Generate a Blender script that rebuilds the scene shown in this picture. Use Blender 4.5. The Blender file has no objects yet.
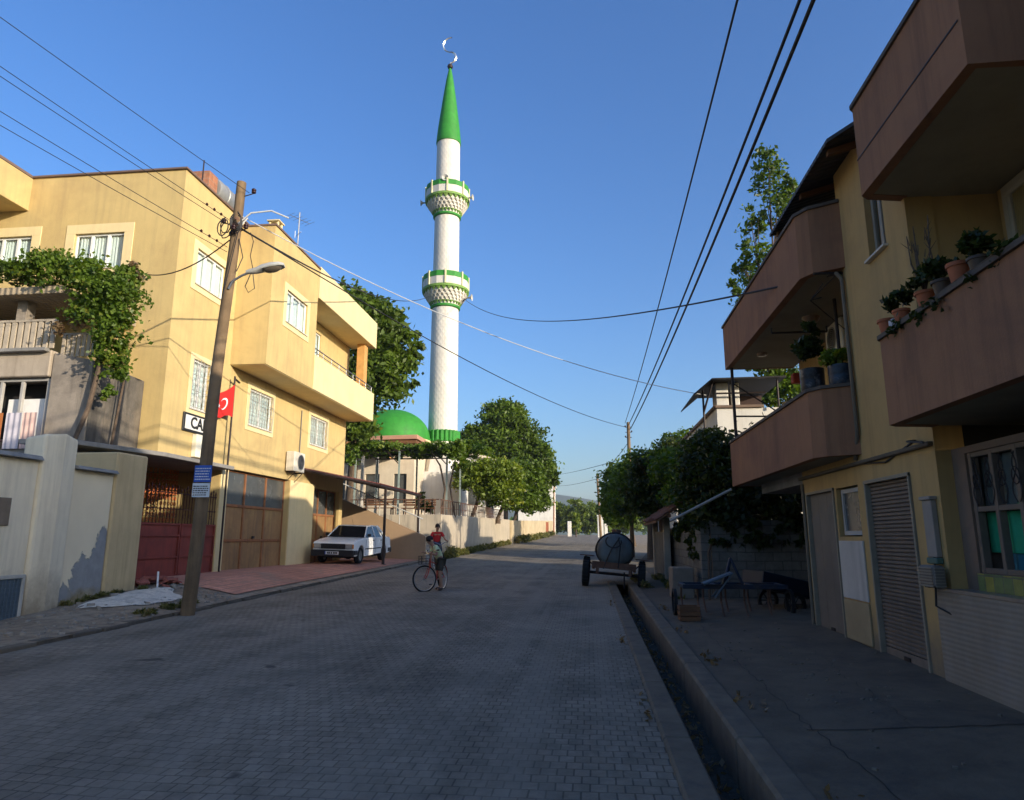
SUN_EL=14.0; SUN_AZ=122.0; SUN_E=3.5; SKY_S=.148; SKY_DUST=2.6; SKY_OZ=5.0; EXPO=0.88; SKY_SAT=1.13
import bpy, bmesh, math, random
import numpy as np
from mathutils import Vector, Matrix
R=math.radians; PI=math.pi
random.seed(7)
S=bpy.context.scene; C=S.collection
# ------------------------------------------------------------------ materials
def _nodes(m):
    m.use_nodes=True; nt=m.node_tree; nt.nodes.clear(); return nt,nt.nodes,nt.links
def ramp(N,stops):
    r=N.new('ShaderNodeValToRGB'); e=r.color_ramp.elements
    while len(e)<len(stops): e.new(0.5)
    for i,(p,c) in enumerate(stops): e[i].position=p; e[i].color=(*c,1) if len(c)==3 else c
    return r
def mixc(N,L,fac,a,b,mode='MIX'):
    n=N.new('ShaderNodeMix'); n.data_type='RGBA'; n.blend_type=mode
    for sock,v in ((n.inputs[0],fac),(n.inputs[6],a),(n.inputs[7],b)):
        if hasattr(v,'is_linked') or hasattr(v,'links'): L.new(v,sock)
        elif isinstance(v,(int,float)): sock.default_value=v
        else: sock.default_value=(*v,1)
    return n.outputs[2]
def noise(N,L,co,scale,detail=4,rough=.6,stretch=None,dist=0):
    mp=N.new('ShaderNodeMapping'); L.new(co,mp.inputs[0])
    if stretch: mp.inputs['Scale'].default_value=stretch
    n=N.new('ShaderNodeTexNoise'); n.inputs['Scale'].default_value=scale; n.inputs['Detail'].default_value=detail
    n.inputs['Roughness'].default_value=rough; n.inputs['Distortion'].default_value=dist
    L.new(mp.outputs[0],n.inputs['Vector']); return n.outputs['Fac']
MATS={}
def mat(name,col,rough=.8,var=.12,scale=3.,metal=0.,bump=.15,bscale=30.,stain=None,stain_amt=.0,streak=None,streak_amt=0.,spec=.3,bdist=.01,dirt=None,dirt_z=None):
    """plain surface with colour variation, patches, streaks of wear and fine bump"""
    if name in MATS: return MATS[name]
    m=bpy.data.materials.new(name); nt,N,L=_nodes(m)
    o=N.new('ShaderNodeOutputMaterial'); b=N.new('ShaderNodeBsdfPrincipled'); L.new(b.outputs[0],o.inputs[0])
    tc=N.new('ShaderNodeTexCoord'); co=tc.outputs['Object']
    n1=noise(N,L,co,scale,5,.65)
    r=ramp(N,[(.3,tuple(c*(1-var) for c in col)),(.7,tuple(min(1,c*(1+var)) for c in col))]); L.new(n1,r.inputs[0])
    c=r.outputs[0]
    if stain:
        n2=noise(N,L,co,scale*.35,8,.7,dist=.4); r2=ramp(N,[(.5,(0,0,0)),(.66,(1,1,1))]); L.new(n2,r2.inputs[0])
        mm=N.new('ShaderNodeMath'); mm.operation='MULTIPLY'; mm.inputs[1].default_value=stain_amt; L.new(r2.outputs[0],mm.inputs[0])
        c=mixc(N,L,mm.outputs[0],c,stain)
    if streak:
        n3=noise(N,L,co,1.0,6,.7,stretch=(5,5,.35)); r3=ramp(N,[(.48,(0,0,0)),(.72,(1,1,1))]); L.new(n3,r3.inputs[0])
        mm=N.new('ShaderNodeMath'); mm.operation='MULTIPLY'; mm.inputs[1].default_value=streak_amt; L.new(r3.outputs[0],mm.inputs[0])
        c=mixc(N,L,mm.outputs[0],c,streak)
    if dirt:   # splashed mud near the foot of a wall: a band with a ragged edge
        sp=N.new('ShaderNodeSeparateXYZ'); L.new(co,sp.inputs[0])
        n4=noise(N,L,co,2.2,6,.7)
        ma=N.new('ShaderNodeMath'); ma.operation='MULTIPLY_ADD'; ma.inputs[1].default_value=1.1; L.new(n4,ma.inputs[0]); L.new(sp.outputs[2],ma.inputs[2])
        mr=N.new('ShaderNodeMapRange'); mr.inputs[1].default_value=dirt_z[0]+.55; mr.inputs[2].default_value=dirt_z[1]+.55; mr.inputs[3].default_value=.8; mr.inputs[4].default_value=0; L.new(ma.outputs[0],mr.inputs[0])
        c=mixc(N,L,mr.outputs[0],c,dirt)
    L.new(c,b.inputs['Base Color']); b.inputs['Metallic'].default_value=metal
    b.inputs['Specular IOR Level'].default_value=spec
    rr=N.new('ShaderNodeMapRange'); L.new(n1,rr.inputs[0]); rr.inputs[3].default_value=max(.03,rough-.1); rr.inputs[4].default_value=min(1,rough+.1); L.new(rr.outputs[0],b.inputs['Roughness'])
    if bump:
        nb=noise(N,L,co,bscale,4,.6); bp=N.new('ShaderNodeBump'); bp.inputs['Strength'].default_value=bump; bp.inputs['Distance'].default_value=bdist
        L.new(nb,bp.inputs['Height']); L.new(bp.outputs[0],b.inputs['Normal'])
    MATS[name]=m; return m
def brick_mat(name,c1,c2,mortar,bw,bh,ms=.012,swap='XY',rough=.85,bump=.6,var=.35,stain=None,stain_amt=.5,off=.5,dist=.012,lane=None):
    if name in MATS: return MATS[name]
    m=bpy.data.materials.new(name); nt,N,L=_nodes(m)
    o=N.new('ShaderNodeOutputMaterial'); b=N.new('ShaderNodeBsdfPrincipled'); L.new(b.outputs[0],o.inputs[0])
    tc=N.new('ShaderNodeTexCoord'); sp=N.new('ShaderNodeSeparateXYZ'); L.new(tc.outputs['Object'],sp.inputs[0]); cb=N.new('ShaderNodeCombineXYZ')
    L.new(sp.outputs['XYZ'.index(swap[0])],cb.inputs[0]); L.new(sp.outputs['XYZ'.index(swap[1])],cb.inputs[1])
    wob=N.new('ShaderNodeTexNoise'); wob.inputs['Scale'].default_value=1.3; L.new(tc.outputs['Object'],wob.inputs['Vector'])
    ws=N.new('ShaderNodeVectorMath'); ws.operation='SCALE'; ws.inputs['Scale'].default_value=.035; L.new(wob.outputs['Color'],ws.inputs[0])
    ad=N.new('ShaderNodeVectorMath'); ad.operation='ADD'; L.new(cb.outputs[0],ad.inputs[0]); L.new(ws.outputs[0],ad.inputs[1])
    bt=N.new('ShaderNodeTexBrick'); L.new(ad.outputs[0],bt.inputs['Vector']); bt.offset=off
    bt.inputs['Scale'].default_value=1; bt.inputs['Brick Width'].default_value=bw; bt.inputs['Row Height'].default_value=bh
    bt.inputs['Mortar Size'].default_value=ms; bt.inputs['Mortar Smooth'].default_value=.3; bt.inputs['Bias'].default_value=0
    bt.inputs['Color1'].default_value=(*c1,1); bt.inputs['Color2'].default_value=(*c2,1); bt.inputs['Mortar'].default_value=(*mortar,1)
    co=tc.outputs['Object']
    n1=noise(N,L,co,.55,8,.7); r=ramp(N,[(.3,(1-var,)*3),(.7,(1+var,)*3)]); L.new(n1,r.inputs[0])
    c=mixc(N,L,1.0,bt.outputs['Color'],r.outputs[0],'MULTIPLY')
    n5=noise(N,L,co,9,4,.7); r5=ramp(N,[(.3,(.8,)*3),(.7,(1.2,)*3)]); L.new(n5,r5.inputs[0]); c=mixc(N,L,1.0,c,r5.outputs[0],'MULTIPLY')
    if stain:
        n2=noise(N,L,co,.8,9,.72,dist=.5); r2=ramp(N,[(.52,(0,0,0)),(.68,(stain_amt,)*3)]); L.new(n2,r2.inputs[0]); c=mixc(N,L,r2.outputs[0],c,stain)
    if lane:   # wheel tracks: long dusty and polished bands along the street
        n7=noise(N,L,co,1.0,5,.65,stretch=(1.5,.06,1)); r7=ramp(N,[(.46,(0,0,0)),(.60,(.45,.45,.45))]); L.new(n7,r7.inputs[0]); c=mixc(N,L,r7.outputs[0],c,lane)
        n8=noise(N,L,co,2.6,9,.75); r8=ramp(N,[(.58,(0,0,0)),(.66,(.55,.55,.55))]); L.new(n8,r8.inputs[0]); c=mixc(N,L,r8.outputs[0],c,(.26,.225,.17))
        n9=noise(N,L,co,1.7,3,.5); r9=ramp(N,[(.70,(0,0,0)),(.74,(.8,.8,.8))]); L.new(n9,r9.inputs[0]); c=mixc(N,L,r9.outputs[0],c,(.05,.043,.035))
    L.new(c,b.inputs['Base Color']); b.inputs['Roughness'].default_value=rough; b.inputs['Specular IOR Level'].default_value=.25
    nb=noise(N,L,co,60,3,.6); ma=N.new('ShaderNodeMath'); ma.operation='MULTIPLY_ADD'; L.new(nb,ma.inputs[0]); ma.inputs[1].default_value=.25
    inv=N.new('ShaderNodeMath'); inv.operation='SUBTRACT'; inv.inputs[0].default_value=1; L.new(bt.outputs['Fac'],inv.inputs[1]); L.new(inv.outputs[0],ma.inputs[2])
    bp=N.new('ShaderNodeBump'); bp.inputs['Strength'].default_value=bump; bp.inputs['Distance'].default_value=dist; L.new(ma.outputs[0],bp.inputs['Height']); L.new(bp.outputs[0],b.inputs['Normal'])
    MATS[name]=m; return m
def rib_mat(name,col,axis='Z',pitch=.08,rough=.6,var=.15,bump=.8,dist=.02,metal=0.,stain=None,stain_amt=.5):
    """corrugated or slatted sheet"""
    if name in MATS: return MATS[name]
    m=bpy.data.materials.new(name); nt,N,L=_nodes(m)
    o=N.new('ShaderNodeOutputMaterial'); b=N.new('ShaderNodeBsdfPrincipled'); L.new(b.outputs[0],o.inputs[0])
    tc=N.new('ShaderNodeTexCoord'); co=tc.outputs['Object']
    w=N.new('ShaderNodeTexWave'); w.wave_type='BANDS'; w.bands_direction=axis; w.inputs['Scale'].default_value=.314/pitch; w.wave_profile='SIN'; L.new(co,w.inputs['Vector'])
    n1=noise(N,L,co,1.5,7,.7,stretch=(2,2,.6)); r=ramp(N,[(.3,tuple(c*(1-var) for c in col)),(.7,tuple(c*(1+var) for c in col))]); L.new(n1,r.inputs[0]); c=r.outputs[0]
    if stain:
        n2=noise(N,L,co,1.6,8,.72); r2=ramp(N,[(.52,(0,0,0)),(.66,(stain_amt,)*3)]); L.new(n2,r2.inputs[0]); c=mixc(N,L,r2.outputs[0],c,stain)
    L.new(c,b.inputs['Base Color']); b.inputs['Roughness'].default_value=rough; b.inputs['Metallic'].default_value=metal; b.inputs['Specular IOR Level'].default_value=.3
    bp=N.new('ShaderNodeBump'); bp.inputs['Strength'].default_value=bump; bp.inputs['Distance'].default_value=dist; L.new(w.outputs['Fac'],bp.inputs['Height']); L.new(bp.outputs[0],b.inputs['Normal'])
    MATS[name]=m; return m
def leaf_mat(name,dark,light,autumn=None):
    if name in MATS: return MATS[name]
    m=bpy.data.materials.new(name); nt,N,L=_nodes(m)
    o=N.new('ShaderNodeOutputMaterial'); b=N.new('ShaderNodeBsdfPrincipled')
    at=N.new('ShaderNodeAttribute'); at.attribute_name='tint'
    st=[(0,dark),(.8,light)]
    if autumn: st.append((.97,autumn))
    r=ramp(N,st); L.new(at.outputs['Fac'],r.inputs[0]); L.new(r.outputs[0],b.inputs['Base Color']); b.inputs['Roughness'].default_value=.45; b.inputs['Specular IOR Level'].default_value=.35
    t=N.new('ShaderNodeBsdfTranslucent'); h=N.new('ShaderNodeHueSaturation'); h.inputs['Saturation'].default_value=1.15; h.inputs['Value'].default_value=1.6; L.new(r.outputs[0],h.inputs['Color']); L.new(h.outputs[0],t.inputs[0])
    x=N.new('ShaderNodeMixShader'); x.inputs[0].default_value=.35; L.new(b.outputs[0],x.inputs[1]); L.new(t.outputs[0],x.inputs[2]); L.new(x.outputs[0],o.inputs[0])
    MATS[name]=m; return m
def glass_mat(name='pane_glass',tint=(.9,.95,.95),refl=.25):
    if name in MATS: return MATS[name]
    m=bpy.data.materials.new(name); nt,N,L=_nodes(m)
    o=N.new('ShaderNodeOutputMaterial'); t=N.new('ShaderNodeBsdfTransparent'); t.inputs[0].default_value=(*tint,1)
    g=N.new('ShaderNodeBsdfGlossy'); g.inputs['Roughness'].default_value=.03; f=N.new('ShaderNodeLayerWeight'); f.inputs[0].default_value=.5; pw=N.new('ShaderNodeMath'); pw.operation='POWER'; pw.inputs[1].default_value=4; L.new(f.outputs['Facing'],pw.inputs[0])
    ma=N.new('ShaderNodeMath'); ma.operation='MULTIPLY_ADD'; ma.inputs[1].default_value=.6; ma.inputs[2].default_value=refl*.16; L.new(pw.outputs[0],ma.inputs[0])
    x=N.new('ShaderNodeMixShader'); L.new(ma.outputs[0],x.inputs[0]); L.new(t.outputs[0],x.inputs[1]); L.new(g.outputs[0],x.inputs[2]); L.new(x.outputs[0],o.inputs[0])
    MATS[name]=m; return m
# ------------------------------------------------------------------ things
def tag(o,label=None,cat=None,group=None,kind=None):
    if label: o['label']=label
    if cat: o['category']=cat
    if group: o['group']=group
    if kind: o['kind']=kind
    return o
def thing(name,label,cat,loc=(0,0,0),rz=0,group=None):
    o=bpy.data.objects.new(name,None); C.objects.link(o); o.location=loc; o.rotation_euler=(0,0,rz); o.empty_display_size=.2
    return tag(o,label,cat,group)
class MB:
    def __init__(s): s.v=[]; s.f=[]
    def add(s,vs,fs):
        n=len(s.v); s.v+= [tuple(v) for v in vs]; s.f+=[tuple(n+i for i in f) for f in fs]; return s
    def box(s,x0,x1,y0,y1,z0,z1,M=None):
        vs=[(x,y,z) for z in (z0,z1) for y in (y0,y1) for x in (x0,x1)]
        if M: vs=[M@Vector(v) for v in vs]
        return s.add(vs,[(0,2,3,1),(4,5,7,6),(0,1,5,4),(2,6,7,3),(0,4,6,2),(1,3,7,5)])
    def prism(s,poly,z0,z1):   # poly in xy; z0,z1 numbers or per-vertex lists
        n=len(poly); a=z0 if isinstance(z0,(list,tuple)) else [z0]*n; b=z1 if isinstance(z1,(list,tuple)) else [z1]*n
        vs=[(p[0],p[1],a[i]) for i,p in enumerate(poly)]+[(p[0],p[1],b[i]) for i,p in enumerate(poly)]
        return s.add(vs,[tuple(range(n))[::-1],tuple(range(n,2*n))]+[(i,(i+1)%n,n+(i+1)%n,n+i) for i in range(n)])
    def extrude(s,pts,vec):   # planar polygon pushed along a vector
        n=len(pts); v=Vector(vec); vs=[tuple(p) for p in pts]+[tuple(Vector(p)+v) for p in pts]
        return s.add(vs,[tuple(range(n))[::-1],tuple(range(n,2*n))]+[(i,(i+1)%n,n+(i+1)%n,n+i) for i in range(n)])
    def path(s,pts,r,n=8,cap=True,flat=None):
        pts=[Vector(p) for p in pts]; rs=r if isinstance(r,(list,tuple)) else [r]*len(pts); base=len(s.v); up=None
        for i,p in enumerate(pts):
            d=(pts[min(i+1,len(pts)-1)]-pts[max(i-1,0)]).normalized()
            if up is None:
                up=Vector((0,0,1)) if abs(d.z)<.9 else Vector((1,0,0))
            a=d.cross(up).normalized(); b=a.cross(d).normalized(); up=b
            for k in range(n):
                t=2*PI*k/n; s.v.append(tuple(p+(a*math.cos(t)+b*math.sin(t)*(flat or 1))*rs[i]))
        for i in range(len(pts)-1):
            for k in range(n):
                k2=(k+1)%n; s.f.append((base+i*n+k,base+i*n+k2,base+(i+1)*n+k2,base+(i+1)*n+k))
        if cap:
            s.f.append(tuple(base+k for k in range(n))[::-1]); e=base+(len(pts)-1)*n; s.f.append(tuple(e+k for k in range(n)))
        return s
    def lathe(s,prof,c=(0,0,0),n=32,M=None,closed=False):   # prof (r,z) from bottom to top
        base=len(s.v)
        for (r,z) in prof:
            for k in range(n):
                t=2*PI*k/n; v=Vector((r*math.cos(t),r*math.sin(t),z))
                if M: v=M@v
                s.v.append((v.x+c[0],v.y+c[1],v.z+c[2]))
        m=len(prof)
        for i in range(m-1):
            for k in range(n):
                k2=(k+1)%n; s.f.append((base+i*n+k,base+i*n+k2,base+(i+1)*n+k2,base+(i+1)*n+k))
        if closed:
            for k in range(n):
                k2=(k+1)%n; s.f.append((base+(m-1)*n+k,base+(m-1)*n+k2,base+k2,base+k))
        else:
            s.f.append(tuple(base+k for k in range(n))[::-1]); s.f.append(tuple(base+(m-1)*n+k for k in range(n)))
        return s
    def build(s,name,m,parent=None,smooth=False,bevel=0,local=False,label=None,seg=1,recalc=True):
        me=bpy.data.meshes.new(name); vs=s.v
        if parent is not None and not local:
            o=parent; off=Vector((0,0,0))
            while o is not None: off+=Vector(o.location); o=o.parent
            vs=[(v[0]-off.x,v[1]-off.y,v[2]-off.z) for v in vs]
        me.from_pydata(vs,[],s.f); me.update()
        if recalc:
            bm=bmesh.new(); bm.from_mesh(me); bmesh.ops.recalc_face_normals(bm,faces=bm.faces); bm.to_mesh(me); bm.free()
        if smooth: me.polygons.foreach_set('use_smooth',[True]*len(me.polygons))
        me.materials.append(m); o=bpy.data.objects.new(name,me); C.objects.link(o)
        if parent is not None: o.parent=parent
        if bevel:
            b=o.modifiers.new('edge','BEVEL'); b.width=bevel; b.segments=seg; b.limit_method='ANGLE'; b.angle_limit=R(50)
        if smooth:
            o.data.set_sharp_from_angle(angle=R(40))
        if label: o['label']=label
        return o
def copy_tree(o,parent=None):
    c=o.copy(); C.objects.link(c)
    if parent is not None: c.parent=parent
    for ch in [x for x in list(bpy.data.objects) if x.parent==o]: copy_tree(ch,c)
    return c
def struct(name,mb,m,**k):
    o=mb.build(name,m,**k); o['kind']='structure'; return o
class Wall:
    """wall sheet with thickness and openings. u runs along the wall, n is the outward normal."""
    def __init__(s,O,U,Nn): s.O=Vector(O); s.U=Vector(U); s.N=Vector(Nn)
    def P(s,u,n,z): return s.O+s.U*u+s.N*n+Vector((0,0,z))
    def box(s,mb,u0,u1,n0,n1,z0,z1):
        vs=[s.P(u,n,z) for z in (z0,z1) for n in (n0,n1) for u in (u0,u1)]
        return mb.add(vs,[(0,2,3,1),(4,5,7,6),(0,1,5,4),(2,6,7,3),(0,4,6,2),(1,3,7,5)])
    def panel(s,mb,u0,u1,z0,z1,holes,th=.25,z0f=None):
        us=sorted(set([u0,u1]+[h[0] for h in holes]+[h[1] for h in holes])); zs=sorted(set([z0,z1]+[h[2] for h in holes]+[h[3] for h in holes]))
        us=[u for u in us if u0<=u<=u1]; zs=[z for z in zs if z0<=z<=z1]
        def hole(i,j):
            if i<0 or j<0 or i>=len(us)-1 or j>=len(zs)-1: return True
            u=(us[i]+us[i+1])/2; z=(zs[j]+zs[j+1])/2
            return any(h[0]<u<h[1] and h[2]<z<h[3] for h in holes)
        idx={}
        def V(i,j,k):
            if (i,j,k) not in idx: idx[(i,j,k)]=len(mb.v); mb.v.append(tuple(s.P(us[i],-th*k,zs[j])))
            return idx[(i,j,k)]
        for i in range(len(us)-1):
            for j in range(len(zs)-1):
                if hole(i,j): continue
                mb.f.append((V(i,j,0),V(i+1,j,0),V(i+1,j+1,0),V(i,j+1,0))); mb.f.append((V(i,j,1),V(i,j+1,1),V(i+1,j+1,1),V(i+1,j,1)))
                if hole(i-1,j): mb.f.append((V(i,j,0),V(i,j+1,0),V(i,j+1,1),V(i,j,1)))
                if hole(i+1,j): mb.f.append((V(i+1,j,0),V(i+1,j,1),V(i+1,j+1,1),V(i+1,j+1,0)))
                if hole(i,j-1): mb.f.append((V(i,j,0),V(i,j,1),V(i+1,j,1),V(i+1,j,0)))
                if hole(i,j+1): mb.f.append((V(i,j+1,0),V(i+1,j+1,0),V(i+1,j+1,1),V(i,j+1,1)))
        return mb
def window(w,parent,u0,u1,z0,z1,frame_m,depth=.05,leaves=3,surround=None,sm=.22,curtain='lace_curtain',sill=True,grille=None,seed=1,back=.3):
    """window set in an opening: frame with mullions, glass, curtain behind, sill and painted surround"""
    f=MB(); t=.055
    for a,b,c,d in ((u0,u1,z0,z0+t),(u0,u1,z1-t,z1),(u0,u0+t,z0+t,z1-t),(u1-t,u1,z0+t,z1-t)): w.box(f,a,b,-depth-.05,-depth,c,d)
    for k in range(1,leaves):
        u=u0+(u1-u0)*k/leaves; w.box(f,u-.04,u+.04,-depth-.055,-depth+.008,z0+t,z1-t)
    fo=f.build('window',frame_m,parent,bevel=.006)
    g=MB(); w.box(g,u0+t,u1-t,-depth-.03,-depth-.025,z0+t,z1-t); g.build('pane',glass_mat(),fo)
    cu=MB(); n=24; ph=random.random()*6
    if curtain:
        vs=[];fs=[]
        for i in range(n*leaves+1):
            u=u0+.04+(u1-u0-.08)*i/(n*leaves); d=-depth-.075+.014*math.sin(i*1.35+ph)+.006*math.sin(i*.5)
            vs+=[w.P(u,d,z0+.03),w.P(u,d,z1-.03)]
        for i in range(n*leaves): fs.append((2*i,2*i+2,2*i+3,2*i+1))
        cu.add(vs,fs); cu.build('curtain',MATS[curtain],fo,smooth=True,recalc=False)
    bk=MB(); w.box(bk,u0-.05,u1+.05,-back-.06,-back-.02,z0-.05,z1+.05); bk.build('dark_room',MATS['room_dark'],fo)
    if surround:
        s=MB()
        for a,b,c,d in ((u0-sm,u1+sm,z1,z1+sm),(u0-sm,u1+sm,z0-sm,z0),(u0-sm,u0,z0,z1),(u1,u1+sm,z0,z1)): w.box(s,a,b,.0025,.022,c,d)
        s.build('surround',surround,parent,bevel=.004)
    if sill:
        s=MB(); w.box(s,u0-.04,u1+.04,-.1,.06,z0-.035,z0-.002); s.build('window_sill',MATS['stone_sill'],parent,bevel=.005)
    if grille:
        s=MB(); nn=int((u1-u0)/.16)
        for i in range(nn+1):
            u=u0+(u1-u0)*i/nn; s.path([w.P(u,.03,z0),w.P(u,.08,(z0+z1)/2) if grille=='bow' else w.P(u,.03,(z0+z1)/2),w.P(u,.03,z1)],.009,5)
        for z in (z0+.05,z0+(z1-z0)*.36,z0+(z1-z0)*.68,z1-.05): s.path([w.P(u0,.03,z),w.P(u1,.03,z)],.009,5)
        for i in range(nn):
            for z in (z0+(z1-z0)*.2,z0+(z1-z0)*.52,z0+(z1-z0)*.84):
                u=u0+(u1-u0)*(i+.5)/nn; s.path([w.P(u+.06*math.cos(a),.03,z+.085*math.sin(a)) for a in np.linspace(0,2*PI,11)],.006,4)
        s.build('grille',MATS['grille_iron'],parent)
    return fo
def text_mesh(txt,size,ext,name,m,parent,M):
    cu=bpy.data.curves.new(name,'FONT'); cu.body=txt; cu.size=size; cu.extrude=ext; cu.offset=.012; cu.align_x='CENTER'; cu.align_y='CENTER'; cu.resolution_u=3
    to=bpy.data.objects.new(name,cu); C.objects.link(to); dg=bpy.context.evaluated_depsgraph_get(); me=bpy.data.meshes.new_from_object(to.evaluated_get(dg)); bpy.data.objects.remove(to)
    me.name=name; me.materials.clear(); me.materials.append(m); o=bpy.data.objects.new(name,me); C.objects.link(o); o.parent=parent
    me.transform(M); return o
def wire(name,label,p0,p1,sag,r=.012,n=24,m=None,group=None,cat='cable',mid=None):
    p0=Vector(p0); p1=Vector(p1); pts=[]
    for i in range(n+1):
        t=i/n; p=p0.lerp(p1,t); p.z-=4*sag*t*(1-t); pts.append(p)
    o=MB().path(pts,r,6).build(name,m or MATS['cable'],smooth=True); tag(o,label,cat,group); return o
# ------------------------------------------------------------------ ground heights
def gz(x,y):
    return .0165*min(max(y,0),138)+.03*min(max(-x-3,0),4.5)
def lift(y):
    k=[(0,0),(9,0),(11,.05),(12.9,.2),(15,.30),(18.6,.27),(25,.16),(30,.1),(34,.0)]
    for (a,b),(c,d) in zip(k,k[1:]):
        if a<=y<=c: return b+(d-b)*(y-a)/(c-a)
    return 0
def gl(x,y): return gz(x,y)+.05+lift(y)*min(1,max(0,(-7.3-x)/1.5))
def gs(x,y): return .06+.0125*min(max(y,0),138)+.08*min(max(x-1.38,0),2.4)/2.3
# ------------------------------------------------------------------ palette
mat('room_dark',(.02,.018,.016),.9,bump=0)
mat('lace_curtain',(.78,.77,.73),.9,.06,8,bump=0)
mat('pink_curtain',(.75,.45,.36),.9,.1,8,bump=0)
mat('stone_sill',(.55,.52,.46),.7)
mat('grille_iron',(.42,.40,.36),.5,metal=.3,bump=0)
mat('cable',(.02,.02,.022),.6,bump=0); mat('pale_cable',(.5,.5,.5),.6,bump=0)
M_pvc=mat('white_window_frame',(.78,.78,.76),.35,.03,bump=0)
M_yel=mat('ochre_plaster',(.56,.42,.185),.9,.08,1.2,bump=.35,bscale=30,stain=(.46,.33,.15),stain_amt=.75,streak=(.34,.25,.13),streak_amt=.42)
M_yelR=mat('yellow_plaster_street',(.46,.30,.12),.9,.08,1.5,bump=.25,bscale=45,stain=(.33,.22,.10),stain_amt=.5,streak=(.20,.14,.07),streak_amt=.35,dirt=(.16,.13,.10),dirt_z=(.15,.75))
M_cream=mat('cream_trim',(.74,.60,.33),.85,.06,2,bump=.1,streak=(.5,.4,.22),streak_amt=.25)
M_conc=mat('weathered_concrete',(.30,.255,.205),.95,.2,2,bump=.5,bscale=22,stain=(.14,.12,.10),stain_amt=.7,streak=(.10,.09,.075),streak_amt=.75)
M_conc2=mat('grey_concrete',(.26,.25,.235),.95,.18,1.7,bump=.5,bscale=25,stain=(.15,.145,.135),stain_amt=.6,streak=(.12,.115,.11),streak_amt=.4)
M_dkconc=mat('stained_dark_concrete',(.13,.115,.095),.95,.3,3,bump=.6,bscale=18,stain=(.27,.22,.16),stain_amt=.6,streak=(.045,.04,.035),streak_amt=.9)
M_pinkw=mat('brown_pink_render',(.30,.145,.075),.9,.1,1.4,bump=.3,bscale=40,stain=(.18,.09,.058),stain_amt=.6,streak=(.14,.075,.045),streak_amt=.6)
M_soffit=mat('painted_soffit',(.30,.26,.18),.9,.12,1.5,bump=.15,stain=(.12,.115,.10),stain_amt=.5)
M_white=mat('white_plaster',(.72,.69,.62),.9,.06,2,bump=.3,bscale=30,stain=(.55,.5,.42),stain_amt=.5,streak=(.42,.38,.3),streak_amt=.35)
M_greywall=mat('pale_cream_paint',(.84,.73,.53),.9,.08,1.5,bump=.3,bscale=35,stain=(.68,.56,.38),stain_amt=.4,streak=(.50,.41,.28),streak_amt=.5,dirt=(.22,.17,.11),dirt_z=(.2,.9))
M_rust=mat('rusty_iron',(.13,.07,.045),.8,.3,6,bump=.3)
M_darkmet=mat('dark_painted_steel',(.035,.025,.022),.55,.2,5,metal=.2,bump=.05)
M_redgate=mat('red_oxide_gate_paint',(.24,.05,.035),.6,.15,2.5,bump=.1,stain=(.12,.03,.025),stain_amt=.6,streak=(.09,.03,.025),streak_amt=.5)
M_wood=mat('weathered_pole_wood',(.20,.135,.075),.9,.25,2.5,bump=.6,bscale=14,streak=(.07,.05,.035),streak_amt=.8,stain=(.25,.19,.13),stain_amt=.5)
M_wood2=mat('brown_timber',(.16,.075,.035),.75,.2,4,bump=.2)
M_black=mat('black_rubber',(.018,.018,.018),.8,.2,8,bump=.1)
M_blackp=mat('black_plastic',(.022,.022,.024),.5,.1,8,bump=.05)
M_steel=mat('dull_steel',(.35,.35,.35),.4,.12,6,metal=.85,bump=.03)
M_chrome=mat('polished_steel',(.6,.6,.6),.2,.05,6,metal=1,bump=0)
M_green=mat('green_gloss_paint',(.03,.23,.025),.65,.22,2.5,bump=.05,streak=(.02,.15,.02),streak_amt=.4,spec=.4)
M_terra=mat('terracotta',(.40,.13,.06),.85,.15,6,bump=.1)
M_bark=mat('tree_bark',(.12,.085,.06),.95,.3,6,bump=.8,bscale=18,streak=(.05,.04,.03),streak_amt=.7)
M_blue=mat('blue_enamel',(.015,.024,.045),.5,.2,4,bump=.05,stain=(.10,.06,.04),stain_amt=.5)
M_leafA=leaf_mat('walnut_leaf',(.03,.05,.007),(.12,.18,.022))
M_leafB=leaf_mat('dark_broadleaf',(.028,.05,.006),(.11,.17,.018))
M_leafC=leaf_mat('light_broadleaf',(.05,.08,.008),(.19,.25,.03),(.28,.27,.03))
M_leafV=leaf_mat('vine_leaf',(.035,.07,.008),(.14,.215,.028),(.20,.21,.03))
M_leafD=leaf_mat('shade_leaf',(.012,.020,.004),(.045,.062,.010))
M_grass=leaf_mat('dry_grass',(.04,.06,.012),(.17,.16,.05),(.25,.2,.09))
# ------------------------------------------------------------------ ground, road, kerbs
def sheet(xs,ys,fz,zoff=0):
    mb=MB(); nx=len(xs)
    vs=[(x,y,fz(x,y)+zoff) for y in ys for x in xs]
    fs=[(j*nx+i,j*nx+i+1,(j+1)*nx+i+1,(j+1)*nx+i) for j in range(len(ys)-1) for i in range(nx-1)]
    return mb.add(vs,fs)
M_pave=brick_mat('interlocking_paver',(.19,.16,.118),(.235,.198,.148),(.10,.085,.065),.115,.14,.007,'XY',var=.45,stain=(.085,.074,.058),stain_amt=.5,bump=.55,dist=.012,lane=(.27,.235,.18))
M_red=brick_mat('red_paving_tile',(.58,.27,.18),(.50,.23,.15),(.27,.16,.11),.25,.25,.012,'XY',var=.25,stain=(.30,.23,.17),stain_amt=.7,off=0,bump=.5)
M_dirt=mat('roadside_dirt',(.27,.21,.145),1,.35,5,bump=1,bscale=20,bdist=.03,stain=(.40,.34,.25),stain_amt=.7)
M_walk=mat('worn_sidewalk_concrete',(.125,.10,.07),.95,.25,2.2,bump=.6,bscale=26,stain=(.055,.05,.045),stain_amt=.75,bdist=.015)
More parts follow.
